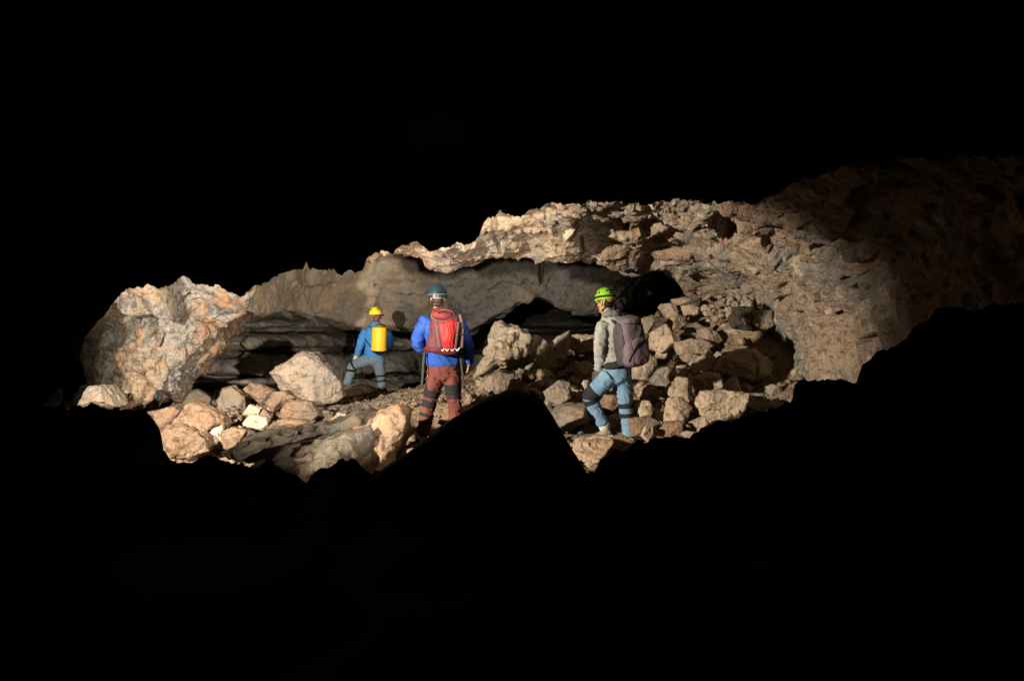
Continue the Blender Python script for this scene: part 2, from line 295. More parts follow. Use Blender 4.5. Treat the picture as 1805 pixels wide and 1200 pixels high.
top = [(-900, 760), (60, 735), (110, 690), (140, 640), (158, 590), (185, 560), (215, 522), (245, 510), (262, 505), (290, 513), (308, 503), (335, 492), (341, 503), (362, 507), (385, 510), (405, 520), (425, 527), (452, 512), (480, 495), (510, 482), (532, 480), (541, 466), (548, 480), (575, 480), (600, 486), (640, 482), (650, 458), (668, 447), (690, 452), (705, 440), (722, 432), (745, 438), (775, 445), (800, 438), (830, 432), (845, 425), (850, 405), (862, 385), (876, 380), (881, 372), (890, 382), (915, 388), (935, 374), (965, 364), (1000, 363), (1060, 360), (1140, 364), (1200, 356), (1260, 364), (1330, 362), (1370, 345), (1410, 322), (1450, 312), (1520, 290), (1600, 285), (1700, 280), (1900, 280), (2800, 300)]
def prof_top(t):      # t = 0 far side, high -> edge at 0.4 -> roof over the camera
    if t < 0.4: k = (0.4 - t) / 0.4; return (0.08 * k + 0.35 * k ** 2, 1.9 * k, 0, 0)
    k = (t - 0.4) / 0.6; return (-8.0 * k ** 1.3, 0.1 * min(1, k * 6), 3.0, min(1, k * 1.15) ** 1.1)
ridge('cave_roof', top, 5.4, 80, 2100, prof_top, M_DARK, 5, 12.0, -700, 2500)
low = [(-900, 716), (120, 716), (150, 713), (255, 722), (272, 738), (284, 760), (288, 790), (300, 810), (318, 816), (345, 808), (370, 800), (400, 812), (440, 822), (480, 812), (500, 828), (522, 838), (541, 848), (552, 832), (575, 822), (600, 808), (622, 808), (640, 824), (655, 831), (675, 828), (700, 810), (735, 795), (900, 800), (1040, 832), (1048, 828), (1060, 805), (1085, 790), (1105, 795), (1118, 775), (1150, 776), (1190, 764), (1215, 772), (1240, 750), (1290, 738), (1330, 728), (1380, 715), (1396, 700), (1400, 672), (1430, 668), (1470, 668), (1510, 671), (1520, 640), (1545, 622), (1580, 608), (1610, 580), (1640, 560), (1652, 540), (1700, 540), (1720, 546), (1745, 536), (1830, 530), (2800, 420)]
def prof_low(t):
    if t < 0.35: k = (0.35 - t) / 0.35; return (0.08 * k + 0.5 * k ** 2, -1.1 * k ** 1.1, 0, 0)
    k = (t - 0.35) / 0.65; return (-8.0 * k ** 1.3, -0.1 * min(1, k * 6), -0.05, min(1, k * 1.5) ** 0.9)
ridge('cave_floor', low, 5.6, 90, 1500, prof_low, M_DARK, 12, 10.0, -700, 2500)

# ================================================================== boulders
def ico(n):
    bm = bmesh.new(); bmesh.ops.create_icosphere(bm, subdivisions=n, radius=1.0)
    V = np.array([v.co[:] for v in bm.verts]); Fc = np.array([[v.index for v in f.verts] for f in bm.faces]); bm.free()
    return V / np.linalg.norm(V, axis=1, keepdims=True), Fc
ICO = {2: ico(3), 3: ico(4), 4: ico(5), 5: ico(6)}
def hull2(pts):
    pts = sorted(set(pts))
    def half(ps):
        h = []
        for q in ps:
            while len(h) > 1 and (h[-1][0] - h[-2][0]) * (q[1] - h[-2][1]) - (h[-1][1] - h[-2][1]) * (q[0] - h[-2][0]) <= 0: h.pop()
            h.append(q)
        return h
    a = half(pts); b = half(pts[::-1]); return a[:-1] + b[:-1]
def cut_shape(D, planes, soft=26.0):
    """distance from the centre to the surface of a block bounded by planes (n, d), with worn edges"""
    inv = np.zeros(len(D)); 
    for n, d in planes:
        c = np.clip(D @ n, 0, None) / d
        inv += c ** soft
    return 1.0 / np.power(inv + 1e-12, 1.0 / soft)
def boulder_mesh(outline, Y, depth, rng, lod, rough, grow=1.07):
    """block with the given outline (photo pixels at distance Y), real thickness depth"""
    h = hull2([(x, -y) for x, y in outline])
    cu = sum(x for x, y in h) / len(h); cv = -sum(y for x, y in h) / len(h)
    c = np.array(P(cu, cv, Y)); k = Y / F * grow
    pts = [((x - cu) * k, (y + cv) * k) for x, y in h]
    sx = max(abs(x) for x, y in pts); sz = max(abs(y) for x, y in pts); sy = depth
    planes = []
    n = len(pts)
    for i in range(n):
        (x0, z0), (x1, z1) = pts[i], pts[(i + 1) % n]
        x0, x1, z0, z1 = x0 / sx, x1 / sx, z0 / sz, z1 / sz
        nx, nz = z1 - z0, -(x1 - x0); L = math.hypot(nx, nz)
        if L < 1e-5: continue
        nx, nz = nx / L, nz / L; d = nx * x0 + nz * z0
        planes.append((np.array([nx, 0.0, nz]), max(d, 0.12)))
        if rng.random() < 0.55:
            ny = -rng.uniform(0.3, 1.3); q = math.sqrt(1 + ny * ny)
            planes.append((np.array([nx, ny, nz]) / q, (max(d, 0.12) + rng.uniform(0.2, 0.62) * abs(ny)) / q))
    for _ in range(2):
        a, b = rng.uniform(-0.8, 0.8), rng.uniform(-0.4, 0.8); q = math.sqrt(1 + a * a + b * b)
        planes.append((np.array([a, -1.0, b]) / q, rng.uniform(0.6, 0.85)))
    planes.append((np.array([rng.uniform(-.3, .3), 1.0, rng.uniform(-.3, .3)]), 0.9))
    D, Fc = ICO[lod]
    r = cut_shape(D, planes, 90)
    V = D * r[:, None] * np.array([sx, sy, sz])
    size = (sx * sy * sz) ** (1 / 3)
    nv = D / np.array([sx, sy, sz]); nv /= np.linalg.norm(nv, axis=1, keepdims=True)
    q = V + c
    d = 0.08 * size * facets(q / (size * 0.85), rng.randint(0, 999), 1.0, 0.5, 0.25, 0.05) + 0.05 * size * facets(q / (size * 0.27), rng.randint(0, 999), 1.0, 0.5, 0.2, 0.08)
    d += 0.035 * size * rough * fbm(q / (size * 0.35), 4, rng.randint(0, 999), 0.6)
    if rough > 1.15: d += 0.5 * size * (rough - 1) * fbm(q / (size * 0.75), 3, 5, 0.6)
    V = V + nv * d[:, None]
    return mesh_from('boulder', V, Fc), c
RNG = random.Random(11)
_me, _c = boulder_mesh([(-60, 760), (-95, 572), (-70, 549), (0, 545), (52, 553), (70, 590), (80, 760)], 7.65, .35, RNG, 4, 1.2, 1.0)
_key_blocker = link('cave_wall', _me, M_DARK, kind='structure'); _key_blocker.location = _c      # added rock, out of view, keeping the key lamp off outcrop and ledge
def boulder(outline, Y, label, mat=None, name='boulder', depth=None, lod=4, rough=1.0, group=None, cat=None, grow=1.07):
    xs = [a for a, b in outline]; ys = [b for a, b in outline]; wpx = max(xs) - min(xs); hpx = max(ys) - min(ys)
    k = Y / F
    dep = depth if depth else 0.5 * k * (wpx * hpx) ** 0.5 * 0.95
    lod = 3 if max(wpx, hpx) < 22 else (5 if max(wpx, hpx) > 75 else lod)
    me, c = boulder_mesh(outline, Y, dep, RNG, lod, rough, grow)
    o = link(name, me, mat or M_STONE, label=label, cat=cat or ('boulder' if name == 'boulder' else 'rock'), group=group)
    o.location = c
    return o
def YR(v, u=1200): return 10.9 + (770 - v) / 280.0 * 5.0 - 1.5 * min(max((u - 1210) / 120.0, 0), 1.1) * min(max((690 - v) / 170.0, 0), 1)      # distance of the rubble slope on the right
def YL(v): return 11.2 + (812 - v) / 110.0 * 1.9      # distance of the rubble on the left
GR = 'rubble on the right-hand slope'; GL = 'rubble on the left'
def on_right(o, label, mat=None, **k): boulder(o, YR(max(b for a, b in o), sum(a for a, b in o) / len(o)) + .12, label, mat, group=GR, **{'grow': 1.14, **k})
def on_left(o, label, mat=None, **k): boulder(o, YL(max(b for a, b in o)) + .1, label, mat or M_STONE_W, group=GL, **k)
W, Gm, L = M_STONE_W, M_STONE_G, M_STONE_L
# --- right-hand slope
on_right([(1185, 528), (1215, 523), (1216, 529), (1192, 541)], 'thin flat slab topmost beside the black gap on the right rubble slope', name='rock_slab')
on_right([(1163, 543), (1167, 537), (1187, 536), (1193, 549), (1191, 563), (1177, 561)], 'square tan block leaning at the top left corner of the rubble slope')
on_right([(1179, 560), (1198, 557), (1209, 568), (1195, 583), (1185, 583), (1178, 571)], 'wedge of tan rock pointing down below the square block')
on_right([(1193, 545), (1200, 540), (1219, 538), (1233, 545), (1231, 553), (1223, 555), (1203, 556)], 'lens-shaped smooth stone lying flat near the top of the slope')
on_right([(1239, 529), (1272, 493), (1276, 504), (1271, 514), (1252, 522)], 'long slab leaning steeply up against the cave roof', name='rock_slab', depth=.16)
on_right([(1150, 587), (1173, 573), (1185, 585), (1188, 605), (1164, 620), (1147, 613)], 'large six-sided brown block right of the mauve backpack')
on_right([(1129, 565), (1145, 560), (1153, 565), (1150, 575), (1143, 598), (1135, 605)], 'narrow upright stone just right of the mauve backpack top', Gm)
on_right([(1118, 622), (1135, 618), (1150, 627), (1157, 642), (1147, 668), (1118, 664)], 'rounded brown boulder half hidden behind the bottom of the mauve backpack')
on_right([(1211, 576), (1227, 569), (1239, 576), (1231, 586), (1208, 586)], 'dull grey flat stone below the lens-shaped stone', Gm)
on_right([(1203, 588), (1231, 587), (1234, 596), (1211, 599)], 'thin grey slab in the middle of the rubble slope', Gm, name='rock_slab')
on_right([(1233, 583), (1248, 578), (1261, 586), (1272, 599), (1257, 608), (1236, 597)], 'grey domed boulder in the shaded middle of the rubble slope', Gm)
on_right([(1192, 604), (1235, 598), (1254, 609), (1237, 625), (1199, 626)], 'wide flat brown slab across the middle of the rubble slope', name='rock_slab')
on_right([(1220, 640), (1252, 620), (1263, 648), (1240, 658), (1222, 656)], 'triangular brown block below the wide flat slab')
on_right([(1195, 631), (1213, 622), (1233, 629), (1213, 643), (1199, 642)], 'low wedge stone under the wide flat slab', Gm)
on_right([(1194, 646), (1209, 644), (1211, 660), (1196, 662)], 'small cube of tan rock above the tall pale column')
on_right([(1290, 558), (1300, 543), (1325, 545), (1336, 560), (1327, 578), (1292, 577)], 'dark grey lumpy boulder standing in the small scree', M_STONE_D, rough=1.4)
on_right([(1266, 652), (1284, 622), (1312, 618), (1330, 622), (1333, 650), (1322, 668), (1300, 662)], 'big pale lumpy boulder at the right of the rubble slope', rough=1.2)
on_right([(1326, 624), (1340, 626), (1356, 636), (1359, 646), (1350, 662), (1330, 667), (1325, 650)], 'smooth rounded boulder touching the right side of the big pale boulder')
on_right([(1271, 682), (1296, 664), (1303, 686), (1278, 699)], 'small tilted square block below the big pale boulder')
on_right([(1303, 682), (1313, 676), (1328, 682), (1318, 691)], 'small light stone tucked below the rounded boulder')
on_right([(1213, 671), (1252, 658), (1263, 660), (1271, 688), (1243, 694), (1230, 707), (1216, 692)], 'large flat-faced grey-tan block low on the rubble slope')
on_right([(1241, 694), (1267, 691), (1280, 699), (1311, 696), (1298, 733), (1257, 744), (1237, 730), (1229, 712)], 'broad tan boulder at the front foot of the rubble slope')
on_right([(1197, 664), (1215, 663), (1219, 700), (1227, 711), (1225, 723), (1210, 717), (1184, 701), (1178, 690)], 'tall pale column of rock between two blocks low on the slope')
on_right([(1180, 704), (1199, 702), (1216, 718), (1203, 743), (1173, 748), (1175, 728)], 'bright tan knobbly boulder under the tall pale column', rough=1.3)
on_right([(1161, 758), (1174, 745), (1200, 743), (1202, 768), (1185, 766)], 'brown block at the lowest edge of the rubble slope', W)
on_right([(1148, 671), (1168, 645), (1178, 646), (1192, 660), (1177, 688), (1158, 683)], 'split stone with one pale and one dark side right of the jeans', Gm)
on_right([(1121, 686), (1128, 677), (1148, 679), (1166, 694), (1149, 706), (1130, 706)], 'cracked warm tan stone beside the thighs of the person in jeans')
on_right([(1112, 706), (1143, 708), (1149, 719), (1144, 735), (1114, 737)], 'blocky grey-tan stone beside the knee of the person in jeans')
on_right([(1112, 739), (1144, 736), (1161, 745), (1148, 764), (1114, 767)], 'flat brown block beside the shin of the person in jeans', W)
on_right([(1131, 768), (1138, 752), (1150, 754), (1150, 766), (1141, 777)], 'small pitted stone at the lower edge beside the foot in jeans')
on_right([(1202, 765), (1211, 760), (1226, 762), (1223, 767), (1213, 775)], 'small bright white stone at the lower edge of the rubble', L, name='rock')
on_right([(1217, 745), (1240, 735), (1246, 745), (1228, 762)], 'dim dark stone behind the small white stone', Gm)
on_right([(1352, 682), (1362, 678), (1377, 681), (1376, 694), (1356, 695)], 'dim small stone alone right of the rubble in shadow')
on_right([(1371, 710), (1380, 701), (1393, 712)], 'tiny tan stone peeping over the dark edge at right', name='rock')
on_right([(1396, 655), (1405, 648), (1418, 655), (1416, 664), (1398, 663)], 'small stone at the foot of the right wall')
on_right([(1330, 568), (1340, 548), (1360, 550), (1364, 572), (1346, 582)], 'pale stone stuck against the right wall beside the scree')
on_right([(1310, 712), (1322, 696), (1344, 694), (1352, 710), (1338, 724)], 'low shaded stone right of the broad tan boulder', Gm)
# --- middle
boulder([(838, 664), (862, 607), (873, 590), (880, 578), (905, 577), (917, 588), (930, 596), (930, 622), (905, 634), (901, 652), (878, 650), (850, 670)], 13.4, 'tall pointed pale boulder right of the red trousers', L, rough=1.9, depth=.42)
boulder([(896, 656), (905, 614), (926, 592), (948, 594), (965, 606), (968, 645), (957, 659)], 13.6, 'light broken block leaning on the right of the tall pointed boulder', L, rough=1.4)
boulder([(952, 652), (957, 612), (980, 600), (1000, 586), (1006, 582), (1004, 606), (993, 630), (986, 648), (970, 656)], 13.7, 'pale pointed block left of the person in grey jacket', L, rough=1.4)
boulder([(1008, 592), (1018, 590), (1048, 592), (1052, 621), (1022, 624), (1005, 613)], 14.6, 'flat brown block behind the elbow of the grey jacket')
boulder([(842, 690), (852, 669), (880, 655), (906, 656), (902, 680), (872, 702), (850, 706)], 12.9, 'dull brown block under the tall pointed pale boulder', Gm)
boulder([(893, 690), (900, 670), (912, 669), (922, 678), (916, 700), (900, 698)], 12.6, 'small orange stone at the top of the black foreground boulder', W)
boulder([(918, 690), (924, 676), (933, 680), (932, 700), (922, 702)], 12.5, 'small pinkish stone beside the small orange stone', W)
boulder([(1018, 648), (1028, 636), (1042, 641), (1046, 652), (1030, 660)], 12.9, 'small pale stone left of the hand at the grey sleeve', L)
boulder([(1024, 685), (1028, 671), (1037, 670), (1039, 682), (1031, 690)], 12.5, 'round bright pebble-like stone left of the bent knee in jeans', L)
boulder([(960, 690), (985, 672), (1003, 675), (1008, 700), (985, 712), (965, 706)], 12.3, 'rough grey-brown block left of the small round bright stone', Gm)
boulder([(1058, 712), (1066, 697), (1085, 697), (1090, 715), (1082, 728), (1064, 726)], 12.4, 'rounded brown stone between the legs of the person in jeans', W)
boulder([(1073, 745), (1078, 732), (1092, 730), (1097, 745), (1090, 758), (1077, 757)], 12.1, 'tan stone behind the shins of the person in jeans')
boulder([(1000, 802), (1020, 778), (1060, 772), (1078, 776), (1060, 800), (1042, 838), (1012, 832)], 10.9, 'smooth tan rock ledge below the boot of the person in jeans', M_FLOOR, depth=.4)
boulder([(1058, 792), (1072, 772), (1098, 768), (1114, 778), (1108, 798), (1088, 792)], 11.15, 'bright tan rock at the feet of the person in jeans', W)
boulder([(966, 740), (990, 715), (1030, 712), (1036, 735), (1010, 752), (978, 760)], 11.9, 'wide flat slab between the black boulder and the bent knee', M_FLOOR, depth=.5)
# --- left
boulder([(485, 656), (523, 630), (537, 623), (556, 624), (583, 652), (595, 664), (601, 696), (585, 708), (555, 711), (525, 702), (500, 685)], 13.9, 'largest grey boulder with a smooth flat face behind the left rubble', M_STONE_G, depth=.4, rough=.6)
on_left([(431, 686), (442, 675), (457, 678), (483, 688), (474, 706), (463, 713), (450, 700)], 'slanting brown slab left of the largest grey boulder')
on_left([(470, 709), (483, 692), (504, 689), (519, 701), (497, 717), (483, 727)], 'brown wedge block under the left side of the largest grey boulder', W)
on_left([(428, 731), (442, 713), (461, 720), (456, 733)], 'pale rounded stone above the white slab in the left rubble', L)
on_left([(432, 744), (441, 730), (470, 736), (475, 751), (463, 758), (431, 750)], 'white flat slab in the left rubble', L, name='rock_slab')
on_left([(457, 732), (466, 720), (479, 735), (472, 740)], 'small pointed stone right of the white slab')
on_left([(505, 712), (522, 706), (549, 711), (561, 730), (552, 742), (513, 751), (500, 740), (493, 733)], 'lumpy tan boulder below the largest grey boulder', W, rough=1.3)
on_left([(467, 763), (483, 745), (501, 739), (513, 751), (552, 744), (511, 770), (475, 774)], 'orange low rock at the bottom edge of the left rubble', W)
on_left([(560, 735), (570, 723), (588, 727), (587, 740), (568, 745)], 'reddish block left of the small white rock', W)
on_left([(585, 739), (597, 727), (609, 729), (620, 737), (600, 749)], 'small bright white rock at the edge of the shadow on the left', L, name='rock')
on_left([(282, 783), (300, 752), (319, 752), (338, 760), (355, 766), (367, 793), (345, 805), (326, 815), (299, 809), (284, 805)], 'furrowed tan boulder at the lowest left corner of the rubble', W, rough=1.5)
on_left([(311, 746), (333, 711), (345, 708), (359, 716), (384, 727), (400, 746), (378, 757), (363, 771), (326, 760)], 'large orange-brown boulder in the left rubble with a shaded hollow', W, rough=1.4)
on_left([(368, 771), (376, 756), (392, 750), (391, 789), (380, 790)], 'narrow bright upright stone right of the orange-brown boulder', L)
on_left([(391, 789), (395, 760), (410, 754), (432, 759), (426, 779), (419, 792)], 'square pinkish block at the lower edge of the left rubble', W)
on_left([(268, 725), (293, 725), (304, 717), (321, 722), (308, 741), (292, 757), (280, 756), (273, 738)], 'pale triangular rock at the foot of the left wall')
boulder([(149, 713), (158, 682), (186, 680), (204, 700), (212, 715)], 12.9, 'pale flat slab at the far left foot of the wall', name='rock_slab', depth=.35)
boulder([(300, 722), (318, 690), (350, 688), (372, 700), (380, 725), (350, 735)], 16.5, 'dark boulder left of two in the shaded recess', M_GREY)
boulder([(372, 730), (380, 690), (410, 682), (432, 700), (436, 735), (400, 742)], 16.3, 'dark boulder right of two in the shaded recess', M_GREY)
# --- rock outcrop in front of the rubble
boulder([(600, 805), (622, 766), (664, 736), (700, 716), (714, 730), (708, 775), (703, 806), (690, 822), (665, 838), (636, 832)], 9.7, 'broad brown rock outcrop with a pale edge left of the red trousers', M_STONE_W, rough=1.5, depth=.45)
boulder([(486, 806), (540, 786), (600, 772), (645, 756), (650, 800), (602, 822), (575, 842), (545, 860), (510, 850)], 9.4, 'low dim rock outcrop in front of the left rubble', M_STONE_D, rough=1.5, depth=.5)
boulder([(400, 800), (440, 776), (520, 768), (600, 752), (660, 732), (692, 722), (690, 760), (640, 800), (520, 815)], 10.6, 'long rock ledge coloured as the black shadow band along the lower edge of the left rubble', M_STONE_D, name='shadow_ledge', depth=.55, rough=1.6)  # dark slab takes the place of the shadow band below the rubble
boulder([(702, 808), (712, 774), (730, 764), (748, 784), (755, 806)], 10.6, 'low tan rock under the left boot of the red trousers', M_FLOOR)
boulder([(600, 705), (606, 686), (622, 678), (644, 680), (662, 690), (668, 708)], 17.0, 'low brown rock under the feet of the person with the yellow pack', M_FLOOR, depth=.6)
boulder([(690, 712), (697, 700), (706, 695), (712, 702), (708, 714)], 14.2, 'small white stone left of the red trousers', L, name='rock')
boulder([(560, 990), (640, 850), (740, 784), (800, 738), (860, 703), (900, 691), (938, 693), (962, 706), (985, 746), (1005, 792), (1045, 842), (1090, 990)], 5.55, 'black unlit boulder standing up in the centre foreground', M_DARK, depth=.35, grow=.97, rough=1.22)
# --- small stones
def scatter(n, area, size, yf, label, group, mats, name='stone', seed=3, dy=0.0):
    rng = random.Random(seed); base = []
    for k in range(7):
        o = [(10 * math.cos(a) * rng.uniform(.75, 1.2), 7 * math.sin(a) * rng.uniform(.7, 1.2)) for a in [i * 0.9 + rng.uniform(-.2, .2) for i in range(7)]]
        me, c = boulder_mesh([(902.5 + x, 600 + y) for x, y in o], F / 10.0 * 0.1, 1.0, rng, 2, 1.0)
        base.append(me)
    done = {}
    for k in range(n):
        while True:
            u = rng.uniform(min(a for a, b in area), max(a for a, b in area)); v = rng.uniform(min(b for a, b in area), max(b for a, b in area))
            ins = False; q = area
            for (x0, y0), (x1, y1) in zip(q, q[1:] + q[:1]):
                if (y0 > v) != (y1 > v) and u < (x1 - x0) * (v - y0) / (y1 - y0) + x0: ins = not ins
            if ins: break
        Yk = yf(u, v) + dy; lab = min(label, key=lambda q: (q[0][0] - u) ** 2 + (q[0][1] - v) ** 2)[1]; px = rng.uniform(*size); kk = px * Yk / F / 2
        mt = rng.choice(mats); b = rng.randrange(7)
        if (b, mt.name) not in done:
            me = base[b].copy(); me.materials.append(mt); done[(b, mt.name)] = me
            co = np.empty(len(me.vertices) * 3); me.vertices.foreach_get('co', co); co = co.reshape(-1, 3); co /= np.abs(co).max(axis=0); me.vertices.foreach_set('co', co.ravel())
        o = link(name, done[(b, mt.name)], mt, label=lab, cat='stone', group=group)
        o.location = P(u, v, Yk); o.scale = (kk, kk * rng.uniform(.7, 1.1), kk * rng.uniform(.55, .85))
        o.rotation_euler = (rng.uniform(-.5, .5), rng.uniform(-.5, .5), rng.uniform(0, 6.28))
scatter(80, [(1240, 540), (1262, 520), (1300, 508), (1332, 508), (1345, 540), (1340, 575), (1290, 560), (1250, 572)], (8, 17), lambda u, v: YR(v, u) - .1, [((1265, 540), 'small tan stone in the scree next to the long leaning slab'), ((1315, 525), 'small tan stone in the scree against the right wall above the dark lumpy boulder')], 'scree at upper right', [M_STONE, M_STONE, M_STONE_L], seed=3)
scatter(90, [(1115, 760), (1140, 640), (1190, 570), (1300, 570), (1340, 620), (1320, 720), (1240, 745), (1180, 765)], (12, 32), lambda u, v: YR(v, u) + .25, [((1140, 690), 'brown stone wedged between the jeans and the tall pale column'), ((1170, 610), 'brown stone wedged around the large six-sided block'), ((1250, 610), 'brown stone wedged around the wide flat slab on the slope'), ((1220, 730), 'brown stone wedged under the blocks at the foot of the slope'), ((1310, 690), 'brown stone wedged below the big pale lumpy boulder')], 'filler stones on the right slope', [M_STONE, M_STONE_G, M_STONE], seed=4)
scatter(80, [(905, 690), (925, 655), (985, 660), (1035, 640), (1050, 690), (1030, 760), (985, 760), (960, 700)], (16, 38), lambda u, v: 12.5 + (720 - v) / 60 * .8, [((925, 675), 'flat brown stone in the floor rubble right under the tall pointed boulder'), ((985, 675), 'flat brown stone in the floor rubble under the pale pointed block'), ((1035, 670), 'flat brown stone in the floor rubble beside the grey sleeve'), ((1000, 740), 'flat brown stone on the floor left of the bent leg in jeans')], 'floor rubble in the centre', [M_STONE, M_STONE_G, M_FLOOR], seed=5)
scatter(48, [(290, 800), (320, 745), (430, 715), (520, 715), (630, 725), (600, 745), (480, 770), (400, 790)], (7, 18), lambda u, v: YL(v) + .12, [((320, 780), 'small tan stone beside the furrowed boulder at lower left'), ((420, 750), 'small tan stone around the white slab on the left'), ((500, 745), 'small tan stone below the largest grey boulder'), ((590, 735), 'small tan stone near the small bright white rock')], 'small stones on the left', [M_STONE, M_STONE_W, M_STONE_L], seed=6)
# gravel between the stones, far too many bits to count
def gravel(n, seed):
    rng = np.random.default_rng(seed); V0, F0 = ico(2); m = len(V0)
    x, y = rng.uniform(-5, 4.6, n), rng.uniform(9.5, 18.5, n); c = np.stack([x, y, floor_z(x, y) + 0.03], 1)
    r = 0.012 + 0.05 * rng.random(n) ** 3; sc = np.stack([np.ones(n), rng.uniform(.6, 1, n), rng.uniform(.45, .8, n)], 1) * r[:, None]
    q = V0[None] * (1 + 0.3 * rng.standard_normal((n, m, 1))) * sc[:, None]; a = rng.uniform(0, 6.28, n)[:, None]
    V = np.stack([q[..., 0] * np.cos(a) - q[..., 1] * np.sin(a), q[..., 0] * np.sin(a) + q[..., 1] * np.cos(a), q[..., 2]], 2) + c[:, None]
    return mesh_from('gravel', V.reshape(-1, 3), (F0[None] + (np.arange(n) * m)[:, None, None]).reshape(-1, 3), False)
link('gravel', gravel(6000, 4), M_FLOOR, label='loose gravel and grit on the cave floor between the rubble', cat='gravel', kind='stuff')

# ================================================================== people
def cr_chain(ch, n):
    C = np.array(ch, float); return cr_basis(len(C), n) @ C
def tube(ch, n=14, seg=20, side=(1, 0, 0), caps=True):
    """closed tube through (x, y, z, r_side, r_depth) stations"""
    C = cr_chain(ch, n); p = C[:, :3]; t = np.gradient(p, axis=0); t /= np.linalg.norm(t, axis=1, keepdims=True) + 1e-9
    s = np.array(side, float) - t * (t @ np.array(side, float))[:, None]; s /= np.linalg.norm(s, axis=1, keepdims=True) + 1e-9
    b = np.cross(t, s); a = np.linspace(0, 2 * math.pi, seg, endpoint=False)
    V = (p[:, None] + s[:, None] * (C[:, 3, None] * np.cos(a))[..., None] + b[:, None] * (C[:, 4, None] * np.sin(a))[..., None]).reshape(-1, 3)
    Fc = []
    for i in range(n - 1):
        for j in range(seg): k = (j + 1) % seg; Fc.append((i * seg + j, i * seg + k, (i + 1) * seg + k, (i + 1) * seg + j))
    Vl = [tuple(q) for q in V]
    if caps:
        e = t * C[:, 3:4] * 0.55
        Vl += [tuple(p[0] - e[0]), tuple(p[-1] + e[-1])]; A, B = len(Vl) - 2, len(Vl) - 1
        for j in range(seg): k = (j + 1) % seg; Fc.append((A, k, j)); Fc.append((B, (n - 1) * seg + j, (n - 1) * seg + k))
    return Vl, Fc
def blob(c, r, R=None, e=2.0, n=3):
    """ellipsoid, or a rounded box for e > 2"""
    D, Fc = ICO[n]
    q = np.power(np.abs(D) ** e @ np.ones(3), -1.0 / e)
    V = D * q[:, None] * np.array(r)
    if R is not None: V = V @ np.array(R)
    return [tuple(v) for v in V + np.array(c)], [tuple(f) for f in Fc]
def join(shapes):
    V, Fc = [], []
    for v, f in shapes:
        o = len(V); V += list(v); Fc += [tuple(i + o for i in q) for q in f]
    return V, Fc
def plain(name, shapes, mat, parent, base, smooth=True, **kw):
    V, Fc = join(shapes); me = bpy.data.meshes.new(name); me.from_pydata([tuple(np.array(v) - base) for v in V], [], Fc)
    bm = bmesh.new(); bm.from_mesh(me); bmesh.ops.recalc_face_normals(bm, faces=bm.faces); bm.to_mesh(me); bm.free()
    for q in me.polygons: q.use_smooth = smooth
    return link(name, me, mat, parent, **kw)
def fused(name, shapes, mat, parent, base, voxel=0.012, smooth=3, fold=0.0, seed=1, stretch=(1.2, 1.2, 2.2), scale=0.13, cut=None, **kw):
    """shapes fused into one continuous skin, then creased"""
    V, Fc = join(shapes); me = bpy.data.meshes.new('tmp'); me.from_pydata(V, [], Fc)
    o = bpy.data.objects.new('tmp', me); COL.objects.link(o)
    m = o.modifiers.new('r', 'REMESH'); m.mode = 'VOXEL'; m.voxel_size = voxel
    m = o.modifiers.new('s', 'SMOOTH'); m.factor = 0.5; m.iterations = smooth
    dg = bpy.context.evaluated_depsgraph_get(); dg.update()
    out = bpy.data.meshes.new_from_object(o.evaluated_get(dg)); out.name = name
    bpy.data.objects.remove(o); bpy.data.meshes.remove(me)
    n = len(out.vertices); co = np.empty(n * 3); out.vertices.foreach_get('co', co); co = co.reshape(-1, 3)
    no = np.empty(n * 3); out.vertices.foreach_get('normal', no); no = no.reshape(-1, 3)
    if fold:
        q = co * np.array(stretch); q[:, 2] += 0.9 * co[:, 0] * (stretch[2] > 1.5); q = q + 0.06 * np.stack([perlin(co / .13, seed), perlin(co / .13 + 7, seed), 3 * perlin(co / .16 + 3, seed)], 1)
        r = 1 - np.abs(perlin(q / scale, seed + 3)) * 2.4
        co = co + no * (fold * (r - 0.45) + 0.4 * fold * perlin(co / .05, seed + 9))[:, None]
    co = co - base
    out.vertices.foreach_set('co', co.ravel()); out.polygons.foreach_set('use_smooth', np.ones(len(out.polygons), dtype=bool)); out.update()
    return link(name, out, mat, parent, **kw)
def cloth(name, col, col2=None, dirt=None, rough=0.85, scale=14, sheen=0.1, dirt_amt=0.5, bump=0.25):
    m = bpy.data.materials.new(name); nt, bs = nodes(m)
    tc = nt.nodes.new('ShaderNodeTexCoord'); co = tc.outputs['Object']
    c = mix_col(nt, ramp(nt, noise_tex(nt, co, scale, 4), [(0.35, 0), (0.65, 1)]), col, col2 or tuple(x * 0.75 for x in col))
    if dirt: c = mix_col(nt, ramp(nt, noise_tex(nt, co, 4.5, 5, 0.6), [(0.75 - 0.3 * dirt_amt, 0), (0.9 - 0.3 * dirt_amt, 0.75)]), c, dirt)
    nt.links.new(c, bs.inputs['Base Color']); bs.inputs['Roughness'].default_value = rough; bs.inputs['Specular IOR Level'].default_value = 0.3
    b = nt.nodes.new('ShaderNodeBump'); b.inputs['Strength'].default_value = bump; b.inputs['Distance'].default_value = 0.006
    nt.links.new(noise_tex(nt, co, 90, 3), b.inputs['Height']); nt.links.new(b.outputs[0], bs.inputs['Normal'])
    return m
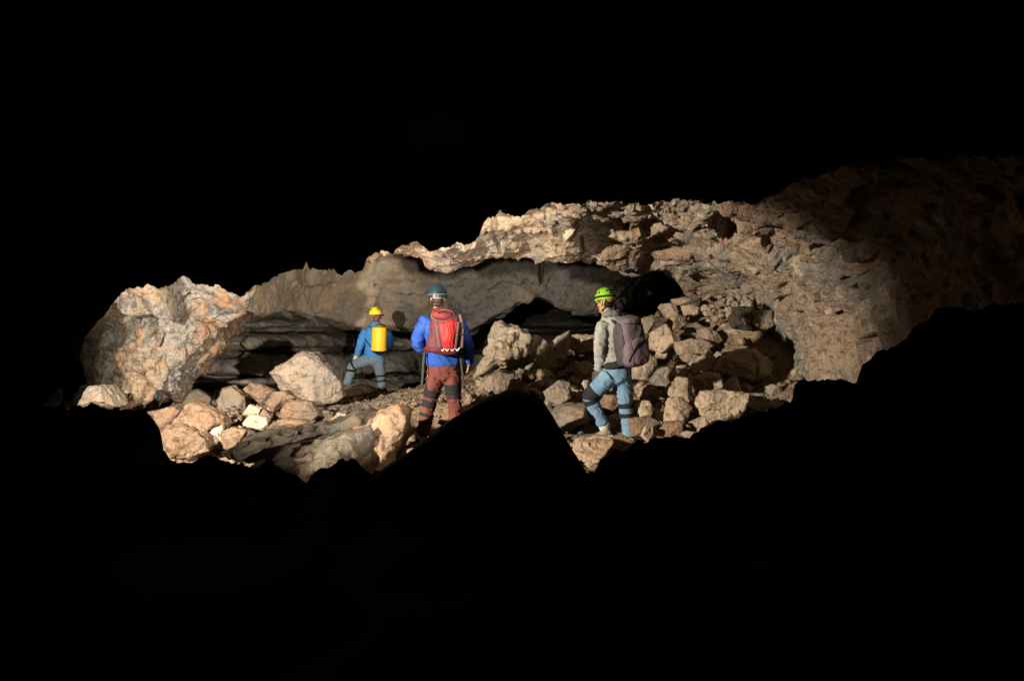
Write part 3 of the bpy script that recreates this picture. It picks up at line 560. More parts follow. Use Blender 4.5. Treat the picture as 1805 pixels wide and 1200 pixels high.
def shell(name, col, rough=0.35, scuff=True):
    m = bpy.data.materials.new(name); nt, bs = nodes(m); tc = nt.nodes.new('ShaderNodeTexCoord')
    n = noise_tex(nt, tc.outputs['Object'], 30, 5, 0.7)
    nt.links.new(mix_col(nt, ramp(nt, n, [(0.5, 0), (0.75, 0.5)]), col, (0.25, 0.19, 0.13)) if scuff else mix_col(nt, n, col, tuple(x * .8 for x in col)), bs.inputs['Base Color'])
    nt.links.new(ramp(nt, n, [(0.3, rough), (0.7, min(1, rough + 0.3))]), bs.inputs['Roughness'])
    return m
M_SKIN = cloth('skin', (0.30, 0.15, 0.10), (0.25, 0.12, 0.08), rough=0.6, scale=20, bump=0.1)
M_BLACK = cloth('black_webbing', (0.010, 0.011, 0.012), dirt=(0.05, 0.04, 0.03), dirt_amt=0.3)
M_BOOT = cloth('boot_leather', (0.22, 0.18, 0.13), dirt=(0.30, 0.23, 0.16), rough=0.75, dirt_amt=0.8)
M_GLOVE = cloth('work_glove', (0.52, 0.46, 0.33), (0.36, 0.30, 0.21), dirt=(0.25, 0.18, 0.12))
M_DGLOVE = cloth('dark_glove', (0.05, 0.05, 0.05), dirt=(0.15, 0.12, 0.09))
M_HAIR = cloth('hair', (0.014, 0.010, 0.007), rough=0.6, scale=40)
M_RHAIR = cloth('brown_hair', (0.16, 0.075, 0.04), rough=0.6, scale=40)
M_LENS = shell('goggle_lens', (0.03, 0.04, 0.05), 0.12, False)
def hand(wr, d, palm_n, s=1.0, curl=0.5, thumb=1):
    """palm with four curled fingers of different length and a thumb leaving the side of the palm; wr wrist, d direction"""
    d = np.array(d, float); d /= np.linalg.norm(d); n = np.array(palm_n, float); n -= d * (n @ d); n /= np.linalg.norm(n); w = np.cross(d, n) * thumb; wr = np.array(wr, float)
    sh = [tube([(*(wr - d * .02), .027 * s, .023 * s), (*(wr + d * .03 * s), .036 * s, .019 * s), (*(wr + d * .085 * s), .041 * s, .015 * s)], 8, 14, side=w)]
    for i, (off, ln) in enumerate(((.031, .068), (.011, .078), (-.010, .072), (-.030, .055))):
        p0 = wr + d * .08 * s + w * off * s; a = curl * (1 + .12 * i)
        p1 = p0 + (d * math.cos(a * .6) + n * math.sin(a * .6)) * ln * .5 * s; p2 = p1 + (d * math.cos(a * 1.5) + n * math.sin(a * 1.5)) * ln * .35 * s; p3 = p2 + (d * math.cos(a * 2.3) + n * math.sin(a * 2.3)) * ln * .3 * s
        sh.append(tube([(*p0, .0105 * s, .0105 * s), (*p1, .0100 * s, .0100 * s), (*p2, .0092 * s, .0092 * s), (*p3, .008 * s, .008 * s)], 10, 10, side=w))
    t0 = wr + d * .03 * s + w * .03 * s; t1 = t0 + (d * .65 + w * .6 + n * .25) * .04 * s; t2 = t1 + (d * .85 + w * .15 + n * .5) * .04 * s
    sh.append(tube([(*t0, .014 * s, .014 * s), (*t1, .0125 * s, .0125 * s), (*t2, .0095 * s, .0095 * s)], 10, 10, side=n))
    return sh
def head_shapes(c, fwd, s=1.0):
    c = np.array(c, float); f = np.array(fwd, float); f /= np.linalg.norm(f); up = np.array([0, 0, 1.0]); r = np.cross(f, up); r /= np.linalg.norm(r); up = np.cross(r, f)
    R = np.array([r, f, up])
    def at(a, b, h): return c + (r * a + f * b + up * h) * s
    sh = [blob(at(0, -.01, .03), (.076 * s, .096 * s, .098 * s), R), blob(at(0, .035, -.05), (.056 * s, .058 * s, .072 * s), R), blob(at(0, .07, -.095), (.028 * s, .026 * s, .022 * s), R),
          tube([(*at(0, .085, .025), .010 * s, .010 * s), (*at(0, .108, -.012), .013 * s, .013 * s), (*at(0, .098, -.024), .016 * s, .012 * s)], 8, 10, side=r),
          blob(at(0, .082, -.058), (.024 * s, .012 * s, .006 * s), R), blob(at(0, .080, -.070), (.021 * s, .012 * s, .007 * s), R), blob(at(0, .080, .035), (.05 * s, .016 * s, .010 * s), R)]
    for k in (-1, 1): sh += [blob(at(.079 * k, -.005, -.01), (.010 * s, .020 * s, .031 * s), R), blob(at(.04 * k, .06, -.02), (.022 * s, .022 * s, .018 * s), R)]
    return sh, at, R
def helmet(name, c, fwd, rx, ry, h, mat, parent, base, R, rim=0.08, vents=True, mat_rim=None):
    seg, prof = 40, [(0.02, 1.0), (.2, .985), (.4, .93), (.6, .82), (.76, .67), (.88, .48), (.96, .26), (1.0, .02), (1.01, -.12), (1.03 + rim, -.17), (1.035 + rim, -.21), (1.0, -.19), (.96, -.05), (.9, .3), (.7, .65), (.02, .92)]
    V, Fc = [], []
    for i, (a, z) in enumerate(prof):
        for j in range(seg):
            t = 2 * math.pi * j / seg; q = np.array([math.cos(t) * a * rx, math.sin(t) * a * ry * (1 + .05 * math.sin(t)), z * h + (0.02 * h * math.cos(2 * t) if i > 6 else 0)])
            V.append(tuple(np.array(c) + q @ R))
    for i in range(len(prof) - 1):
        for j in range(seg): k = (j + 1) % seg; Fc.append((i * seg + j, i * seg + k, (i + 1) * seg + k, (i + 1) * seg + j))
    o = plain(name, [(V, Fc)], mat, parent, base)
    if vents:
        for j, (t, z) in enumerate([(-2.3, .62), (-1.95, .66), (-1.57, .68), (-1.2, .66), (-.85, .62), (-2.0, .4), (-1.14, .4), (2.6, .5), (.5, .5), (3.1, .5), (0.0, .5)]):
            rr = math.sqrt(max(0, 1 - z * z)) + .035
            q = np.array([math.cos(t) * rr * rx, math.sin(t) * rr * ry, z * h]) 
            plain('vent', [blob(np.array(c) + q @ R, (.009, .009, .013), R, n=2)], M_BLACK, o, base)
    return o
def band(ch, t, width, grow, mat, name, parent, base, n=60, side=(1, 0, 0)):
    C = cr_chain(ch, n); i = int(t * (n - 1)); L = np.linalg.norm(np.diff(C[:, :3], axis=0), axis=1).mean(); k = max(1, int(round(width / L / 2)))
    seg = C[max(0, i - k):i + k + 1].copy(); seg[:, 3:] += grow
    return plain(name, [tube(seg, max(4, 2 * k + 1), 24, side)], mat, parent, base)
def boot(ankle, d, s=1.0):
    a = np.array(ankle, float); d = np.array(d, float); d /= np.linalg.norm(d); z = np.array([0, 0, 1.0])
    up = [tube([(*(a + z * .08 - d * .005), .055 * s, .058 * s), (*(a + z * .0), .052 * s, .058 * s), (*(a - z * .05), .052 * s, .062 * s)], 8, 18),
          tube([(*(a - z * .055 - d * .06), .042 * s, .040 * s), (*(a - z * .045 + d * .02), .048 * s, .052 * s), (*(a - z * .062 + d * .11), .050 * s, .036 * s), (*(a - z * .072 + d * .185), .040 * s, .026 * s)], 12, 18, side=np.cross(d, z))]
    sole = [tube([(*(a - z * .098 - d * .085), .036 * s, .014), (*(a - z * .098 + d * .0), .044 * s, .015), (*(a - z * .098 + d * .12), .052 * s, .015), (*(a - z * .095 + d * .2), .036 * s, .014)], 12, 16, side=np.cross(d, z))]
    return up, sole
def ribbon(pts, w, th, mat, name, parent, base, side=(1, 0, 0), n=16):
    return plain(name, [tube([(*q, w, th) for q in pts], n, 12, side)], mat, parent, base)
def person(Y0, base_uv, label):
    base = np.array(P(base_uv[0], base_uv[1], Y0)); e = bpy.data.objects.new('person', None); COL.objects.link(e); e.location = base
    e['label'] = label; e['category'] = 'person'; e['group'] = 'people exploring the cave'
    k = Y0 / F
    def J(u, v, dy=0.0): return np.array([base[0] + (u - base_uv[0]) * k, Y0 + dy, base[2] - (v - base_uv[1]) * k])
    return e, base, J
def st(p, a, b=None): return (*p, a, a if b is None else b)

# ---------------------------------------------------------------- middle: blue jacket, red backpack, brown-red trousers
def person_middle():
    e, B, J = person(11.4, (775, 777), 'person in blue jacket and brown-red trousers walking away, wearing dark teal helmet')
    hs, at, R = head_shapes(J(771.5, 527), (-.05, 1, -.05)); hc = J(771.5, 527)
    LA = [st(J(752, 562), .055), st(J(741, 583), .05), st(J(735, 604, .03), .045), st(J(744, 616, .17), .038), st(J(756, 616, .30), .032)]
    RA = [st(J(806, 564), .055), st(J(816, 583), .05), st(J(823, 604, .01), .044), st(J(826, 622, .04), .037), st(J(826.5, 641, .06), .03)]
    LL = [st(J(769, 652), .10, .105), st(J(765, 672), .088), st(J(760, 694), .068), st(J(755, 715), .062), st(J(750, 738), .058), st(J(744, 766), .05)]
    RL = [st(J(795, 652), .10, .105), st(J(797, 672), .088), st(J(799, 692), .068), st(J(801, 712), .062), st(J(803, 735), .058), st(J(806, 762), .05)]
    TO = [st(J(782, 660), .155, .11), st(J(782, 640), .16, .11), st(J(781, 620), .15, .10), st(J(780, 590, .01), .165, .11), st(J(779, 566, .01), .175, .105), st(J(777, 556), .13, .085), st(J(773, 548), .062, .062), st(J(772, 540), .055, .06)]
    skin = hs + [tube(TO, 24, 24), tube(LA, 18, 14), tube(RA, 18, 14), tube(LL, 20, 16), tube(RL, 20, 16)] + hand(J(826.5, 641, .06), (-.08, .1, -1), (-.9, .3, 0), 1.0, .6, 1) + hand(J(757, 616, .31), (.9, .4, .1), (0, .3, -1), .95, .8)
    fused('body', skin, M_SKIN, e, B, 0.0065, 2)
    M_J = cloth('blue_jacket', (0.012, 0.060, 0.30), (0.008, 0.04, 0.20), dirt=(0.05, 0.06, 0.14), scale=8)
    big = lambda ch, g: [(*c[:3], c[3] + g, c[4] + g) for c in ch]
    JT = [st(J(782, 645), .190, .145), st(J(782, 636), .198, .15), st(J(781, 615), .185, .14), st(J(780, 590, .01), .195, .145), st(J(779, 568, .01), .205, .135), st(J(778, 558), .165, .11), st(J(774, 549), .09, .085), st(J(773, 545), .075, .08)]
    jk = fused('jacket', [tube(JT, 26, 30), tube(big(LA, .022), 20, 18), tube(big(RA, .022), 20, 18)], M_J, e, B, 0.010, 2, 0.015, 5)
    M_T = cloth('brown_red_trousers', (0.125, 0.034, 0.027), (0.085, 0.025, 0.02), dirt=(0.14, 0.075, 0.05), scale=6, dirt_amt=0.55)
    HP = [st(J(782, 634), .165, .125), st(J(782, 645), .178, .14), st(J(782, 658), .178, .142), st(J(782, 668), .15, .12)]
    LT = [st(J(768, 655), .098, .125), st(J(766, 672), .094, .11), st(J(760.5, 696), .078, .082), st(J(755.5, 716), .074, .078), st(J(750.5, 740), .074, .078), st(J(744.5, 766), .076, .08)]
    RT = [st(J(796, 655), .098, .125), st(J(797.5, 672), .094, .11), st(J(799.5, 694), .078, .082), st(J(801.5, 714), .074, .078), st(J(803.5, 737), .074, .078), st(J(806, 762), .078, .082)]
    fused('trousers', [tube(HP, 14, 28), tube(LT, 24, 22), tube(RT, 24, 22)], M_T, e, B, 0.010, 2, 0.017, 8, scale=.10)
    for ch, bands in ((LT, ((.40, .075), (.565, .07), (.74, .02))), (RT, ((.345, .125), (.47, .02)))):
        for t, wd in bands: band(ch, t, wd, .011, M_BLACK, 'knee_pad_strap' if wd < .1 else 'knee_pad', e, B)
    for p, d in (((J(759, 704)), (J(764, 706))), (J(792, 690), J(785, 688)), (J(790, 709), J(786, 712))): ribbon([p + np.array([.05, -.06, 0]), d + np.array([.06, -.06, 0])], .012, .005, M_BLACK, 'strap_end', e, B, (0, 0, 1), 4)
    for ank in (J(744, 767), J(806, 763)):
        up, so = boot(ank, (-.12, 1, 0)); b = fused('boot', up, M_BOOT, e, B, 0.010, 3); plain('sole', so, M_BLACK, b, B)
    hl = helmet('helmet', at(0, -.004, .04), (0, 1, 0), .108, .128, .138, shell('teal_helmet', (0.006, 0.024, 0.032), 0.18, False), e, B, R, -.02, vents=False)
    plain('rim_band', [tube([st(at(.113 * math.cos(t), -.134 * math.sin(t), .045), .006, .014) for t in np.linspace(.15, 3.0, 12)], 30, 10, (0, 0, 1))], shell('grey_rim', (0.07, 0.10, 0.11), 0.3), hl, B)
    plain('lamp_clip', [blob(at(.0, -.137, .07), (.018, .009, .018), R, 4)], M_BLACK, hl, B)
    for k in (-1, 1): ribbon([at(.088 * k, -.03, .0), at(.075 * k, -.01, -.06), at(.045 * k, .04, -.10)], .009, .003, M_BLACK, 'chin_strap', hl, B, (0, 1, 0), 10)
    fused('hair', [blob(at(0, -.05, -.025), (.072, .052, .05), R), blob(at(0, -.055, -.065), (.06, .035, .03), R)], M_HAIR, e, B, .006, 2, .004)
    # backpack
    t = bpy.data.objects.new('backpack', None); COL.objects.link(t); t.location = B
    t['label'] = 'red and grey backpack on the back of the blue jacket'; t['category'] = 'backpack'
    RED, DRED, GR2 = cloth('red_nylon', (0.38, 0.014, 0.016), (0.27, 0.011, 0.014), rough=.6, scale=7), cloth('dark_red_nylon', (0.13, 0.011, 0.014), rough=.65), cloth('grey_nylon', (0.085, 0.058, 0.056), (0.06, 0.042, 0.042), dirt=(0.11, 0.075, 0.065), rough=.7)
    Rt = np.array(Matrix.Rotation(math.radians(-5), 3, 'Y'))
    body = fused('pack_body', [blob(J(787, 586, -.235), (.172, .10, .235), Rt, 3.2, 4), blob(J(786, 606, -.235), (.19, .095, .125), Rt, 3, 4), blob(J(784, 560, -.225), (.145, .092, .11), Rt, 2.8, 4)], cloth('pack_body_nylon', (0.085, 0.014, 0.016), (0.06, 0.014, 0.016), rough=.7, scale=9), t, B, .010, 2, .009, 21, (1, 1, 1), .10)
    fused('front_pocket', [tube([st(J(792, 570, -.315), .108, .045), st(J(793, 584, -.325), .10, .052), st(J(793.5, 600, -.325), .082, .05), st(J(794, 612, -.315), .066, .035)], 16, 24)], RED, t, B, .008, 2, .010, 31, (2.5, 1, .8), .10)
    lid = fused('lid', [blob(J(784, 557, -.265), (.125, .095, .062), Rt, 2.6, 4)], DRED, t, B, .008, 2, .006, 35, (1, 1, 1), .1)
    plain('piping', [tube([st(J(784, 557, -.27) + np.array([.126 * math.cos(a), -.07 * max(0, -math.sin(a)) * .6 - .03, .064 * math.sin(a)]), .010, .010) for a in np.linspace(0, 2 * math.pi, 20)], 44, 8, (0, 1, 0), False)], GR2, lid, B)
    plain('zip', [tube([st(J(776, 554, -.365), .005, .004), st(J(784, 551, -.373), .005, .004), st(J(792, 554, -.365), .005, .004)], 12, 8, (0, 0, 1))], M_BLACK, lid, B)
    for x, dx in ((773.5, 6), (810, -5)):
        ribbon([J(x, 569, -.32), J(x + dx * .35, 588, -.335), J(x + dx, 612, -.325)], .020, .012, GR2, 'pocket_edge', t, B)
        ribbon([J(x - 3.0 * dx / abs(dx), 556, -.27), J(x - 7.5 * dx / abs(dx), 580, -.285), J(x - 6.5 * dx / abs(dx), 612, -.285)], .020, .016, GR2, 'side_panel', t, B)
    for (x0, y0, x1, y1) in ((764, 590, 775, 587), (765, 574, 774, 572), (808, 588, 816, 590), (806, 574, 814, 577)):
        ribbon([J(x0, y0, -.28), J(x1, y1, -.335)], .008, .005, M_BLACK, 'compression_strap', t, B, (0, 0, 1), 5)
    PALE = cloth('pale_cord', (0.62, 0.60, 0.56), rough=.6)
    zz = [J(771 + 42 * i / 10, 614 + (4 if i % 2 else -1.5), -.335 + .03 * abs(i - 5) / 5) for i in range(11)]
    for a_, b_ in zip(zz[:-1], zz[1:]): ribbon([a_, b_], .006, .006, PALE, 'bungee_cord', t, B, (0, 1, 0), 4)
    for k in (-1, 1):
        ribbon([J(781 + 17 * k, 566, -.15), J(781 + 18 * k, 552, -.06), J(781 + 17 * k, 553, .06), J(781 + 18 * k, 572, .16), J(781 + 19 * k, 600, .14)], .03, .009, M_BLACK, 'shoulder_strap', t, B, (1, 0, 0), 20)
        ribbon([J(784 + 27 * k, 614, -.18), J(784 + 32 * k, 617, -.06), J(783 + 31 * k, 620, .06)], .009, .035, M_BLACK if k > 0 else DRED, 'hip_wing', t, B, (0, 1, 0), 12)
    WEB = cloth('grey_webbing', (0.035, 0.033, 0.03), rough=.8)
    ribbon([J(750, 620, -.10), J(748, 640, -.13), J(747, 660, -.13), J(744.5, 683, -.11)], .014, .005, WEB, 'hanging_strap', t, B)
    ribbon([J(812.5, 618, -.12), J(814, 640, -.12), J(816.5, 660, -.12), J(818, 682, -.10)], .012, .005, WEB, 'hanging_strap', t, B)
person_middle()

# ---------------------------------------------------------------- right: grey jacket, jeans, green helmet
def person_right():
    e, B, J = person(11.5, (1085, 776), 'person in light grey jacket and blue jeans with lime green helmet, stepping up left')
    hs, at, R = head_shapes(J(1067, 533), (-.72, .68, -.12))
    LA = [st(J(1062, 572, -.10), .056), st(J(1058, 592, -.13), .052), st(J(1056, 612, -.13), .046), st(J(1056.5, 632, -.09), .038), st(J(1055, 652, -.04), .03)]
    RA = [st(J(1098, 574, .14), .055), st(J(1104, 592, .20), .05), st(J(1103, 610, .26), .044), st(J(1092, 622, .34), .036), st(J(1078, 628, .40), .03)]
    LL = [st(J(1074, 662, -.04), .105), st(J(1060, 678, -.02), .09), st(J(1040, 698, .0), .07), st(J(1046, 716, .02), .062), st(J(1056, 735, .03), .055), st(J(1065, 752, .04), .048)]
    RL = [st(J(1095, 660, .05), .105), st(J(1100, 684, .05), .09), st(J(1104, 714, .05), .068), st(J(1106, 732, .05), .062), st(J(1109, 750, .06), .055), st(J(1112, 768, .06), .048)]
    TO = [st(J(1085, 665), .14, .12), st(J(1085, 648), .145, .12), st(J(1083, 625), .14, .115), st(J(1081, 595), .15, .14), st(J(1079, 572), .155, .15), st(J(1076, 560), .12, .11), st(J(1072, 551), .06, .06), st(J(1070, 543), .055, .058)]
    skin = hs + [tube(TO, 24, 24), tube(LA, 18, 14), tube(RA, 18, 14), tube(LL, 20, 16), tube(RL, 20, 16)] + hand(J(1078, 628, .40), (-.9, .4, 0), (0, .2, -1), .95, .8)
    fused('body', skin, M_SKIN, e, B, 0.0065, 2)
    fused('glove', hand(J(1055, 653, -.04), (-.45, .15, -.9), (.5, .7, -.2), 1.05, .55, -1), M_DGLOVE, e, B, .005, 2)
    big = lambda ch, g: [(*c[:3], c[3] + g, c[4] + g) for c in ch]
    M_J = cloth('grey_jacket', (0.25, 0.25, 0.235), (0.18, 0.18, 0.17), dirt=(0.20, 0.17, 0.13), scale=9, dirt_amt=.4)
    JT = [st(J(1084, 652), .165, .15), st(J(1084, 640), .172, .155), st(J(1082, 620), .165, .15), st(J(1080, 595), .18, .17), st(J(1079, 574), .185, .175), st(J(1077, 562), .155, .14), st(J(1073, 553), .085, .085), st(J(1072, 549), .075, .08)]
    fused('jacket', [tube(JT, 26, 30), tube(big(LA, .024), 20, 18), tube(big(RA, .022), 20, 18)], M_J, e, B, 0.010, 2, 0.015, 51)
    fused('hood', [tube([st(J(1064, 556, -.05), .03), st(J(1072, 554, -.12), .035), st(J(1084, 553, -.11), .035), st(J(1090, 551, -.02), .032), st(J(1084, 550, .09), .03)], 22, 16), blob(J(1083, 553, -.08), (.075, .06, .04))], cloth('grey_hood', (0.13, 0.13, 0.125)), e, B, .008, 3, .008, 61)
    M_T = cloth('blue_jeans', (0.13, 0.225, 0.32), (0.09, 0.165, 0.25), dirt=(0.30, 0.26, 0.21), scale=6, dirt_amt=0.28)
    HP = [st(J(1085, 642), .155, .135), st(J(1085, 652), .168, .15), st(J(1085, 664), .17, .155), st(J(1084, 674), .14, .13)]
    LT = [st(J(1074, 662, -.05), .115, .125), st(J(1060, 678, -.04), .104, .108), st(J(1041, 698, -.01), .085, .088), st(J(1047, 716, .01), .08, .082), st(J(1056, 734, .03), .072, .076), st(J(1063.5, 747, .04), .07, .074)]
    RT = [st(J(1095, 662, .02), .112, .13), st(J(1100, 684, .03), .102, .11), st(J(1104, 712, .04), .086, .09), st(J(1106, 732, .05), .08, .084), st(J(1109, 750, .06), .078, .082), st(J(1112, 769, .06), .082, .086)]
    fused('jeans', [tube(HP, 14, 28), tube(LT, 26, 22), tube(RT, 24, 22)], M_T, e, B, 0.010, 2, 0.012, 71, scale=.12)
    plain('belt', [tube([st(J(1084.5, 639), .182, .165), st(J(1084.5, 646), .184, .167)], 4, 32)], M_BLACK, e, B)
    for ch, bands in ((LT, ((.385, .10), (.50, .05))), (RT, ((.44, .045), (.60, .045)))):
        for t, wd in bands: band(ch, t, wd, .010, M_BLACK, 'knee_pad_strap' if wd < .09 else 'knee_pad', e, B)
    SOCK = cloth('pale_sock', (0.42, 0.41, 0.36))
    plain('sock', [tube([st(J(1062.5, 745, .04), .062), st(J(1067, 757, .04), .058)], 6, 20)], SOCK, e, B)
    up, so = boot(J(1068, 757, .04), (-.9, .25, -.30)); b = fused('boot', up, M_BOOT, e, B, .009, 3); plain('sole', so, SOCK, b, B)
    up, so = boot(J(1112, 772, .06), (-.5, .85, 0)); b = fused('boot', up, M_BOOT, e, B, .009, 3); plain('sole', so, SOCK, b, B)
    hl = helmet('helmet', at(0, -.004, .048), (0, 1, 0), .108, .126, .125, shell('lime_helmet', (0.17, 0.40, 0.008), 0.35, False), e, B, R, .02)
    plain('lamp_band', [tube([st(at(.117 * math.cos(a), .136 * math.sin(a) + .0, .062), .012, .005) for a in np.linspace(0, 2 * math.pi, 30)], 60, 8, (0, 0, 1), False)], M_BLACK, hl, B)
    plain('headlamp', [blob(at(0, .142, .075), (.03, .02, .022), R, 3)], M_BLACK, hl, B)
    LIME = cloth('lime_strap', (0.50, 0.55, 0.03))
    for k in (-1, 1):
        ribbon([at(.092 * k, -.06, .02), at(.086 * k, -.03, -.05), at(.062 * k, .03, -.095)], .012, .004, LIME, 'chin_strap', hl, B, (0, 1, 0), 12)
        ribbon([at(.094 * k, .05, .02), at(.086 * k, .0, -.045)], .010, .004, LIME, 'chin_strap', hl, B, (0, 1, 0), 8)
    ribbon([at(-.07, .068, .005), at(-.035, .095, .008), at(0, .102, .008), at(.035, .095, .008), at(.07, .068, .005)], .020, .010, M_LENS, 'goggles', e, B, (0, 0, 1), 16)
    fused('hair', [blob(at(0, -.05, -.02), (.074, .05, .05), R)], M_HAIR, e, B, .006, 2, .004)
    t = bpy.data.objects.new('backpack', None); COL.objects.link(t); t.location = B
    t['label'] = 'mauve-grey backpack on the back of the light grey jacket'; t['category'] = 'backpack'
    MV, MVD = cloth('mauve_nylon', (0.115, 0.088, 0.10), (0.092, 0.07, 0.08), dirt=(0.15, 0.115, 0.11), rough=.7, scale=5, dirt_amt=.35), cloth('dark_mauve_nylon', (0.05, 0.038, 0.044), rough=.7)
    Rp = np.array(Matrix.Rotation(math.radians(28), 3, 'Z') @ Matrix.Rotation(math.radians(-7), 3, 'Y')).T
    s_, b_, u_ = Rp[0], -Rp[1], Rp[2]
    c = J(1108, 602, -.22)
    def K(a, bk, h): return c + s_ * a + b_ * bk + u_ * h
    fused('pack_body', [blob(K(0, 0, 0), (.155, .125, .29), Rp, 3.0, 4), blob(K(0, .03, -.12), (.16, .12, .165), Rp, 3.2, 4), blob(K(0, -.01, .2), (.13, .11, .10), Rp, 2.6, 4)], MV, t, B, .010, 2, .008, 81, (1, 1, 1), .14)
    fused('side_panel', [blob(K(-.125, -.02, -.02), (.05, .10, .24), Rp, 3, 4)], MVD, t, B, .010, 2, .006, 83, (1, 1, 1), .12)
    fused('front_pocket', [blob(K(.03, .115, -.11), (.115, .045, .15), Rp, 3.4, 4)], MV, t, B, .008, 2, .006, 85, (1, 1, 1), .12)
    plain('seam', [tube([st(K(-.14, .12, -.21), .005, .006), st(K(-.08, .155, -.10), .005, .006), st(K(0, .165, .0), .005, .006), st(K(.08, .15, .055), .005, .006), st(K(.15, .10, .06), .005, .006)], 24, 8)], M_BLACK, t, B)
    lid = fused('lid', [blob(K(0, .02, .235), (.125, .11, .055), Rp, 2.6, 4)], MV, t, B, .008, 2, .006, 87, (1, 1, 1), .1)
    plain('zip', [tube([st(K(-.11, .08, .215), .005, .005), st(K(-.03, .135, .205), .005, .005), st(K(.06, .13, .205), .005, .005), st(K(.12, .07, .215), .005, .005)], 18, 8)], M_BLACK, lid, B)
    plain('haul_loop', [tube([st(K(-.03, -.05, .29), .006), st(K(-.02, -.05, .325), .006), st(K(.02, -.05, .325), .006), st(K(.03, -.05, .29), .006)], 14, 8)], M_BLACK, t, B)
    ribbon([K(-.15, .04, .07), K(-.165, -.05, .05), K(-.14, -.13, .06)], .011, .004, M_BLACK, 'compression_strap', t, B, (0, 0, 1), 10)
    ribbon([K(-.11, -.10, .22), K(-.10, -.20, .27), K(-.10, -.34, .23), K(-.13, -.40, .08), K(-.14, -.32, -.1), K(-.14, -.2, -.2)], .032, .010, MVD, 'shoulder_strap', t, B, tuple(s_), 26)
    ribbon([K(.10, -.10, .22), K(.10, -.20, .27), K(.10, -.34, .23), K(.13, -.40, .08)], .032, .010, MVD, 'shoulder_strap', t, B, tuple(s_), 20)
    ribbon([K(-.12, -.06, -.23), K(-.20, -.14, -.25), K(-.23, -.26, -.26)], .008, .04, M_BLACK, 'hip_wing', t, B, (0, 1, 0), 12)
person_right()

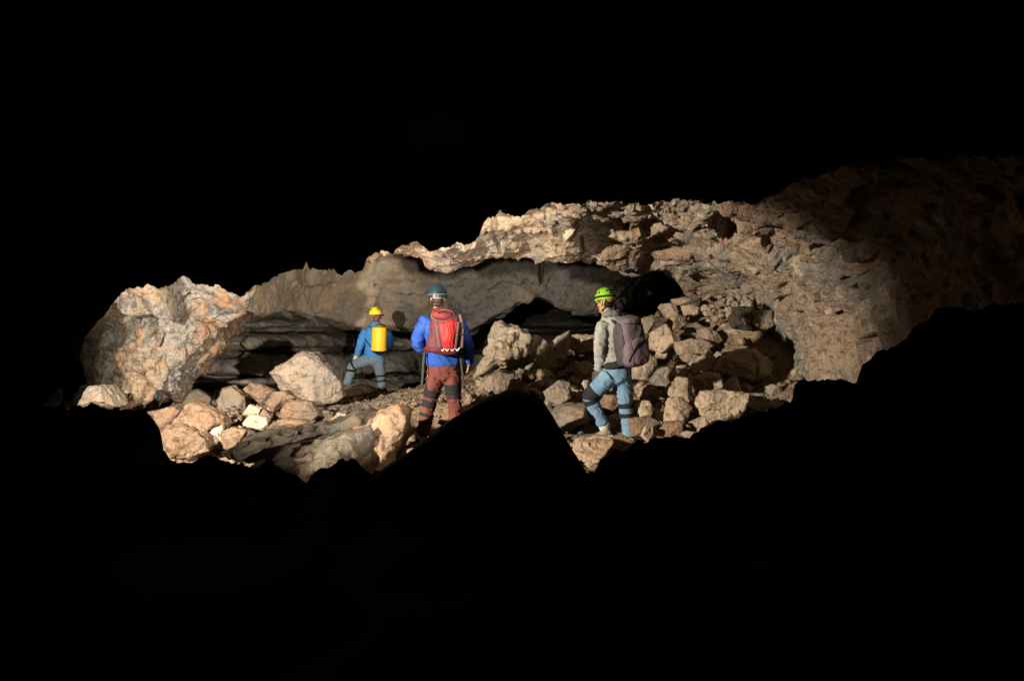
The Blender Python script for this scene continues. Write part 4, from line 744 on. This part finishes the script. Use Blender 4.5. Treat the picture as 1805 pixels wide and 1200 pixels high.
# ---------------------------------------------------------------- far left: blue jacket, yellow drum pack
def person_far():
    e, B, J = person(18.0, (655, 704), 'distant person in blue jacket and grey-blue trousers with yellow helmet, one leg stepped out left')
    hs, at, R = head_shapes(J(662, 556.5), (-.80, .58, -.08))
    LA = [st(J(646, 584, -.05), .055), st(J(640, 595, -.07), .05), st(J(636, 607, -.05), .045), st(J(632, 617, .0), .037), st(J(628.5, 626, .04), .03)]
    RA = [st(J(681, 585, .04), .055), st(J(685.5, 596, .08), .05), st(J(685.5, 606, .16), .044), st(J(679, 611, .28), .036), st(J(671, 612, .36), .03)]
    LL = [st(J(653, 632), .105), st(J(639, 636.5, .03), .09), st(J(620, 645.5, .08), .07), st(J(616.5, 656, .08), .062), st(J(613, 667, .07), .056), st(J(609.5, 679, .06), .05)]
    RL = [st(J(667, 634), .105), st(J(669, 648), .09), st(J(671, 664), .068), st(J(672.5, 676), .062), st(J(674, 688), .056), st(J(675.5, 700), .05)]
    TO = [st(J(660, 634), .15, .115), st(J(660, 624), .15, .115), st(J(661, 610), .145, .11), st(J(662, 594), .16, .115), st(J(663, 583), .165, .11), st(J(663, 576), .12, .09), st(J(663, 570), .06, .06), st(J(662.5, 565), .055, .058)]
    skin = hs + [tube(TO, 24, 24), tube(LA, 18, 14), tube(RA, 18, 14), tube(LL, 20, 16), tube(RL, 20, 16)] + hand(J(671, 612, .36), (-.9, .3, 0), (0, .2, -1), .95, .8)
    fused('body', skin, M_SKIN, e, B, 0.0065, 2)
    fused('glove', hand(J(628.5, 626, .04), (-.5, .25, -.75), (.3, .6, -.4), 1.1, .5, -1), cloth('pale_glove', (0.62, 0.55, 0.42)), e, B, .005, 2)
    big = lambda ch, g: [(*c[:3], c[3] + g, c[4] + g) for c in ch]
    M_J = cloth('mid_blue_jacket', (0.045, 0.22, 0.55), (0.035, 0.17, 0.45), scale=8)
    JT = [st(J(660, 629), .185, .15), st(J(660, 622), .185, .15), st(J(661, 610), .175, .14), st(J(662, 595), .19, .145), st(J(663, 584), .195, .14), st(J(663, 577), .155, .115), st(J(663, 571), .088, .085), st(J(663, 569), .078, .08)]
    fused('jacket', [tube(JT, 26, 30), tube(big(LA, .024), 20, 18), tube(big(RA, .022), 20, 18)], M_J, e, B, 0.011, 3, 0.011, 151)
    M_T = cloth('grey_blue_trousers', (0.13, 0.19, 0.25), (0.10, 0.15, 0.20), dirt=(0.17, 0.15, 0.12), scale=6, dirt_amt=.5)
    HP = [st(J(660, 622), .165, .13), st(J(660, 628), .172, .145), st(J(660, 636), .172, .15), st(J(660, 641), .14, .12)]
    LT = [st(J(653, 632), .118, .125), st(J(639, 637, .02), .104, .108), st(J(620.5, 645.5, .07), .085, .088), st(J(617, 656, .08), .08, .082), st(J(613.5, 667, .07), .078, .08), st(J(610, 678, .06), .078, .08)]
    RT = [st(J(667, 634), .112, .13), st(J(669, 648), .102, .11), st(J(671, 663), .084, .088), st(J(672.5, 675), .08, .082), st(J(674, 688), .08, .082), st(J(675.5, 699), .082, .084)]
    fused('trousers', [tube(HP, 14, 28), tube(LT, 26, 22), tube(RT, 24, 22)], M_T, e, B, 0.011, 2, 0.010, 171, scale=.10)
    for ch, bands in ((LT, ((.37, .03), (.55, .045))), (RT, ((.39, .03), (.55, .03)))):
        for t, wd in bands: band(ch, t, wd, .011, M_BLACK, 'knee_pad_strap', e, B)
    for ank, d in ((J(609.5, 680, .06), (-.6, .8, 0)), (J(675.5, 700, 0), (-.4, .9, 0))):
        up, so = boot(ank, d); b = fused('boot', up, M_DGLOVE, e, B, .010, 3); plain('sole', so, M_BLACK, b, B)
    hl = helmet('helmet', at(0, -.004, .042), (0, 1, 0), .108, .126, .122, shell('yellow_helmet', (0.95, 0.75, 0.02), 0.35, False), e, B, R, .0)
    plain('lamp_clip', [blob(at(.055, -.125, -.002), (.03, .012, .012), R, 4)], M_BLACK, hl, B)
    for k in (-1, 1): ribbon([at(.088 * k, -.03, .0), at(.075 * k, -.01, -.06), at(.045 * k, .04, -.10)], .009, .003, M_BLACK, 'chin_strap', hl, B, (0, 1, 0), 10)
    fused('hair', [blob(at(0, -.055, -.02), (.076, .055, .055), R), blob(at(-.03, -.035, -.06), (.055, .06, .055), R)], M_RHAIR, e, B, .006, 2, .004)
    t = bpy.data.objects.new('drum_pack', None); COL.objects.link(t); t.location = B
    t['label'] = 'yellow cylindrical drum pack on the back of the distant person'; t['category'] = 'pack'
    YE = shell('yellow_drum', (0.95, 0.57, 0.012), 0.4)
    c0, c1 = J(672.5, 577.5, -.28), J(671, 618, -.26)
    ax = (c1 - c0) / np.linalg.norm(c1 - c0)
    dr = [(.0, .118), (.004, .128), (.02, .132), (.06, .134), (.5, .135), (.94, .139), (.985, .137), (1.0, .128)]
    plain('drum', [tube([(*(c0 + (c1 - c0) * a), r, r) for a, r in dr], 40, 32)], YE, t, B)
    plain('base', [tube([(*(c1 - ax * .012), .1385, .1385), (*(c1 + ax * .012), .132, .132)], 4, 32)], M_BLACK, t, B)
    plain('roll_closure', [tube([st(J(666, 577, -.28), .02, .03), st(J(675, 574, -.28), .025, .034), st(J(681, 577, -.28), .02, .03)], 12, 14, (0, 1, 0))], M_BLACK, t, B)
    plain('buckle', [blob(J(675, 572.5, -.29), (.03, .02, .018), None, 4)], M_BLACK, t, B)
    ribbon([J(664, 580, -.20), J(656, 578, -.12), J(651, 575, .0), J(648, 582, .12)], .026, .008, M_BLACK, 'shoulder_strap', t, B, (0, 1, 0), 16)
    ribbon([J(661, 615, -.22), J(654, 609, -.165), J(647.5, 600, -.13), J(644, 590, -.02)], .018, .006, M_BLACK, 'shoulder_strap', t, B, (0, 1, 0), 16)
    ribbon([J(680, 580, -.20), J(683, 580, -.05), J(681, 584, .12)], .026, .008, M_BLACK, 'shoulder_strap', t, B, (0, 1, 0), 12)
person_far()
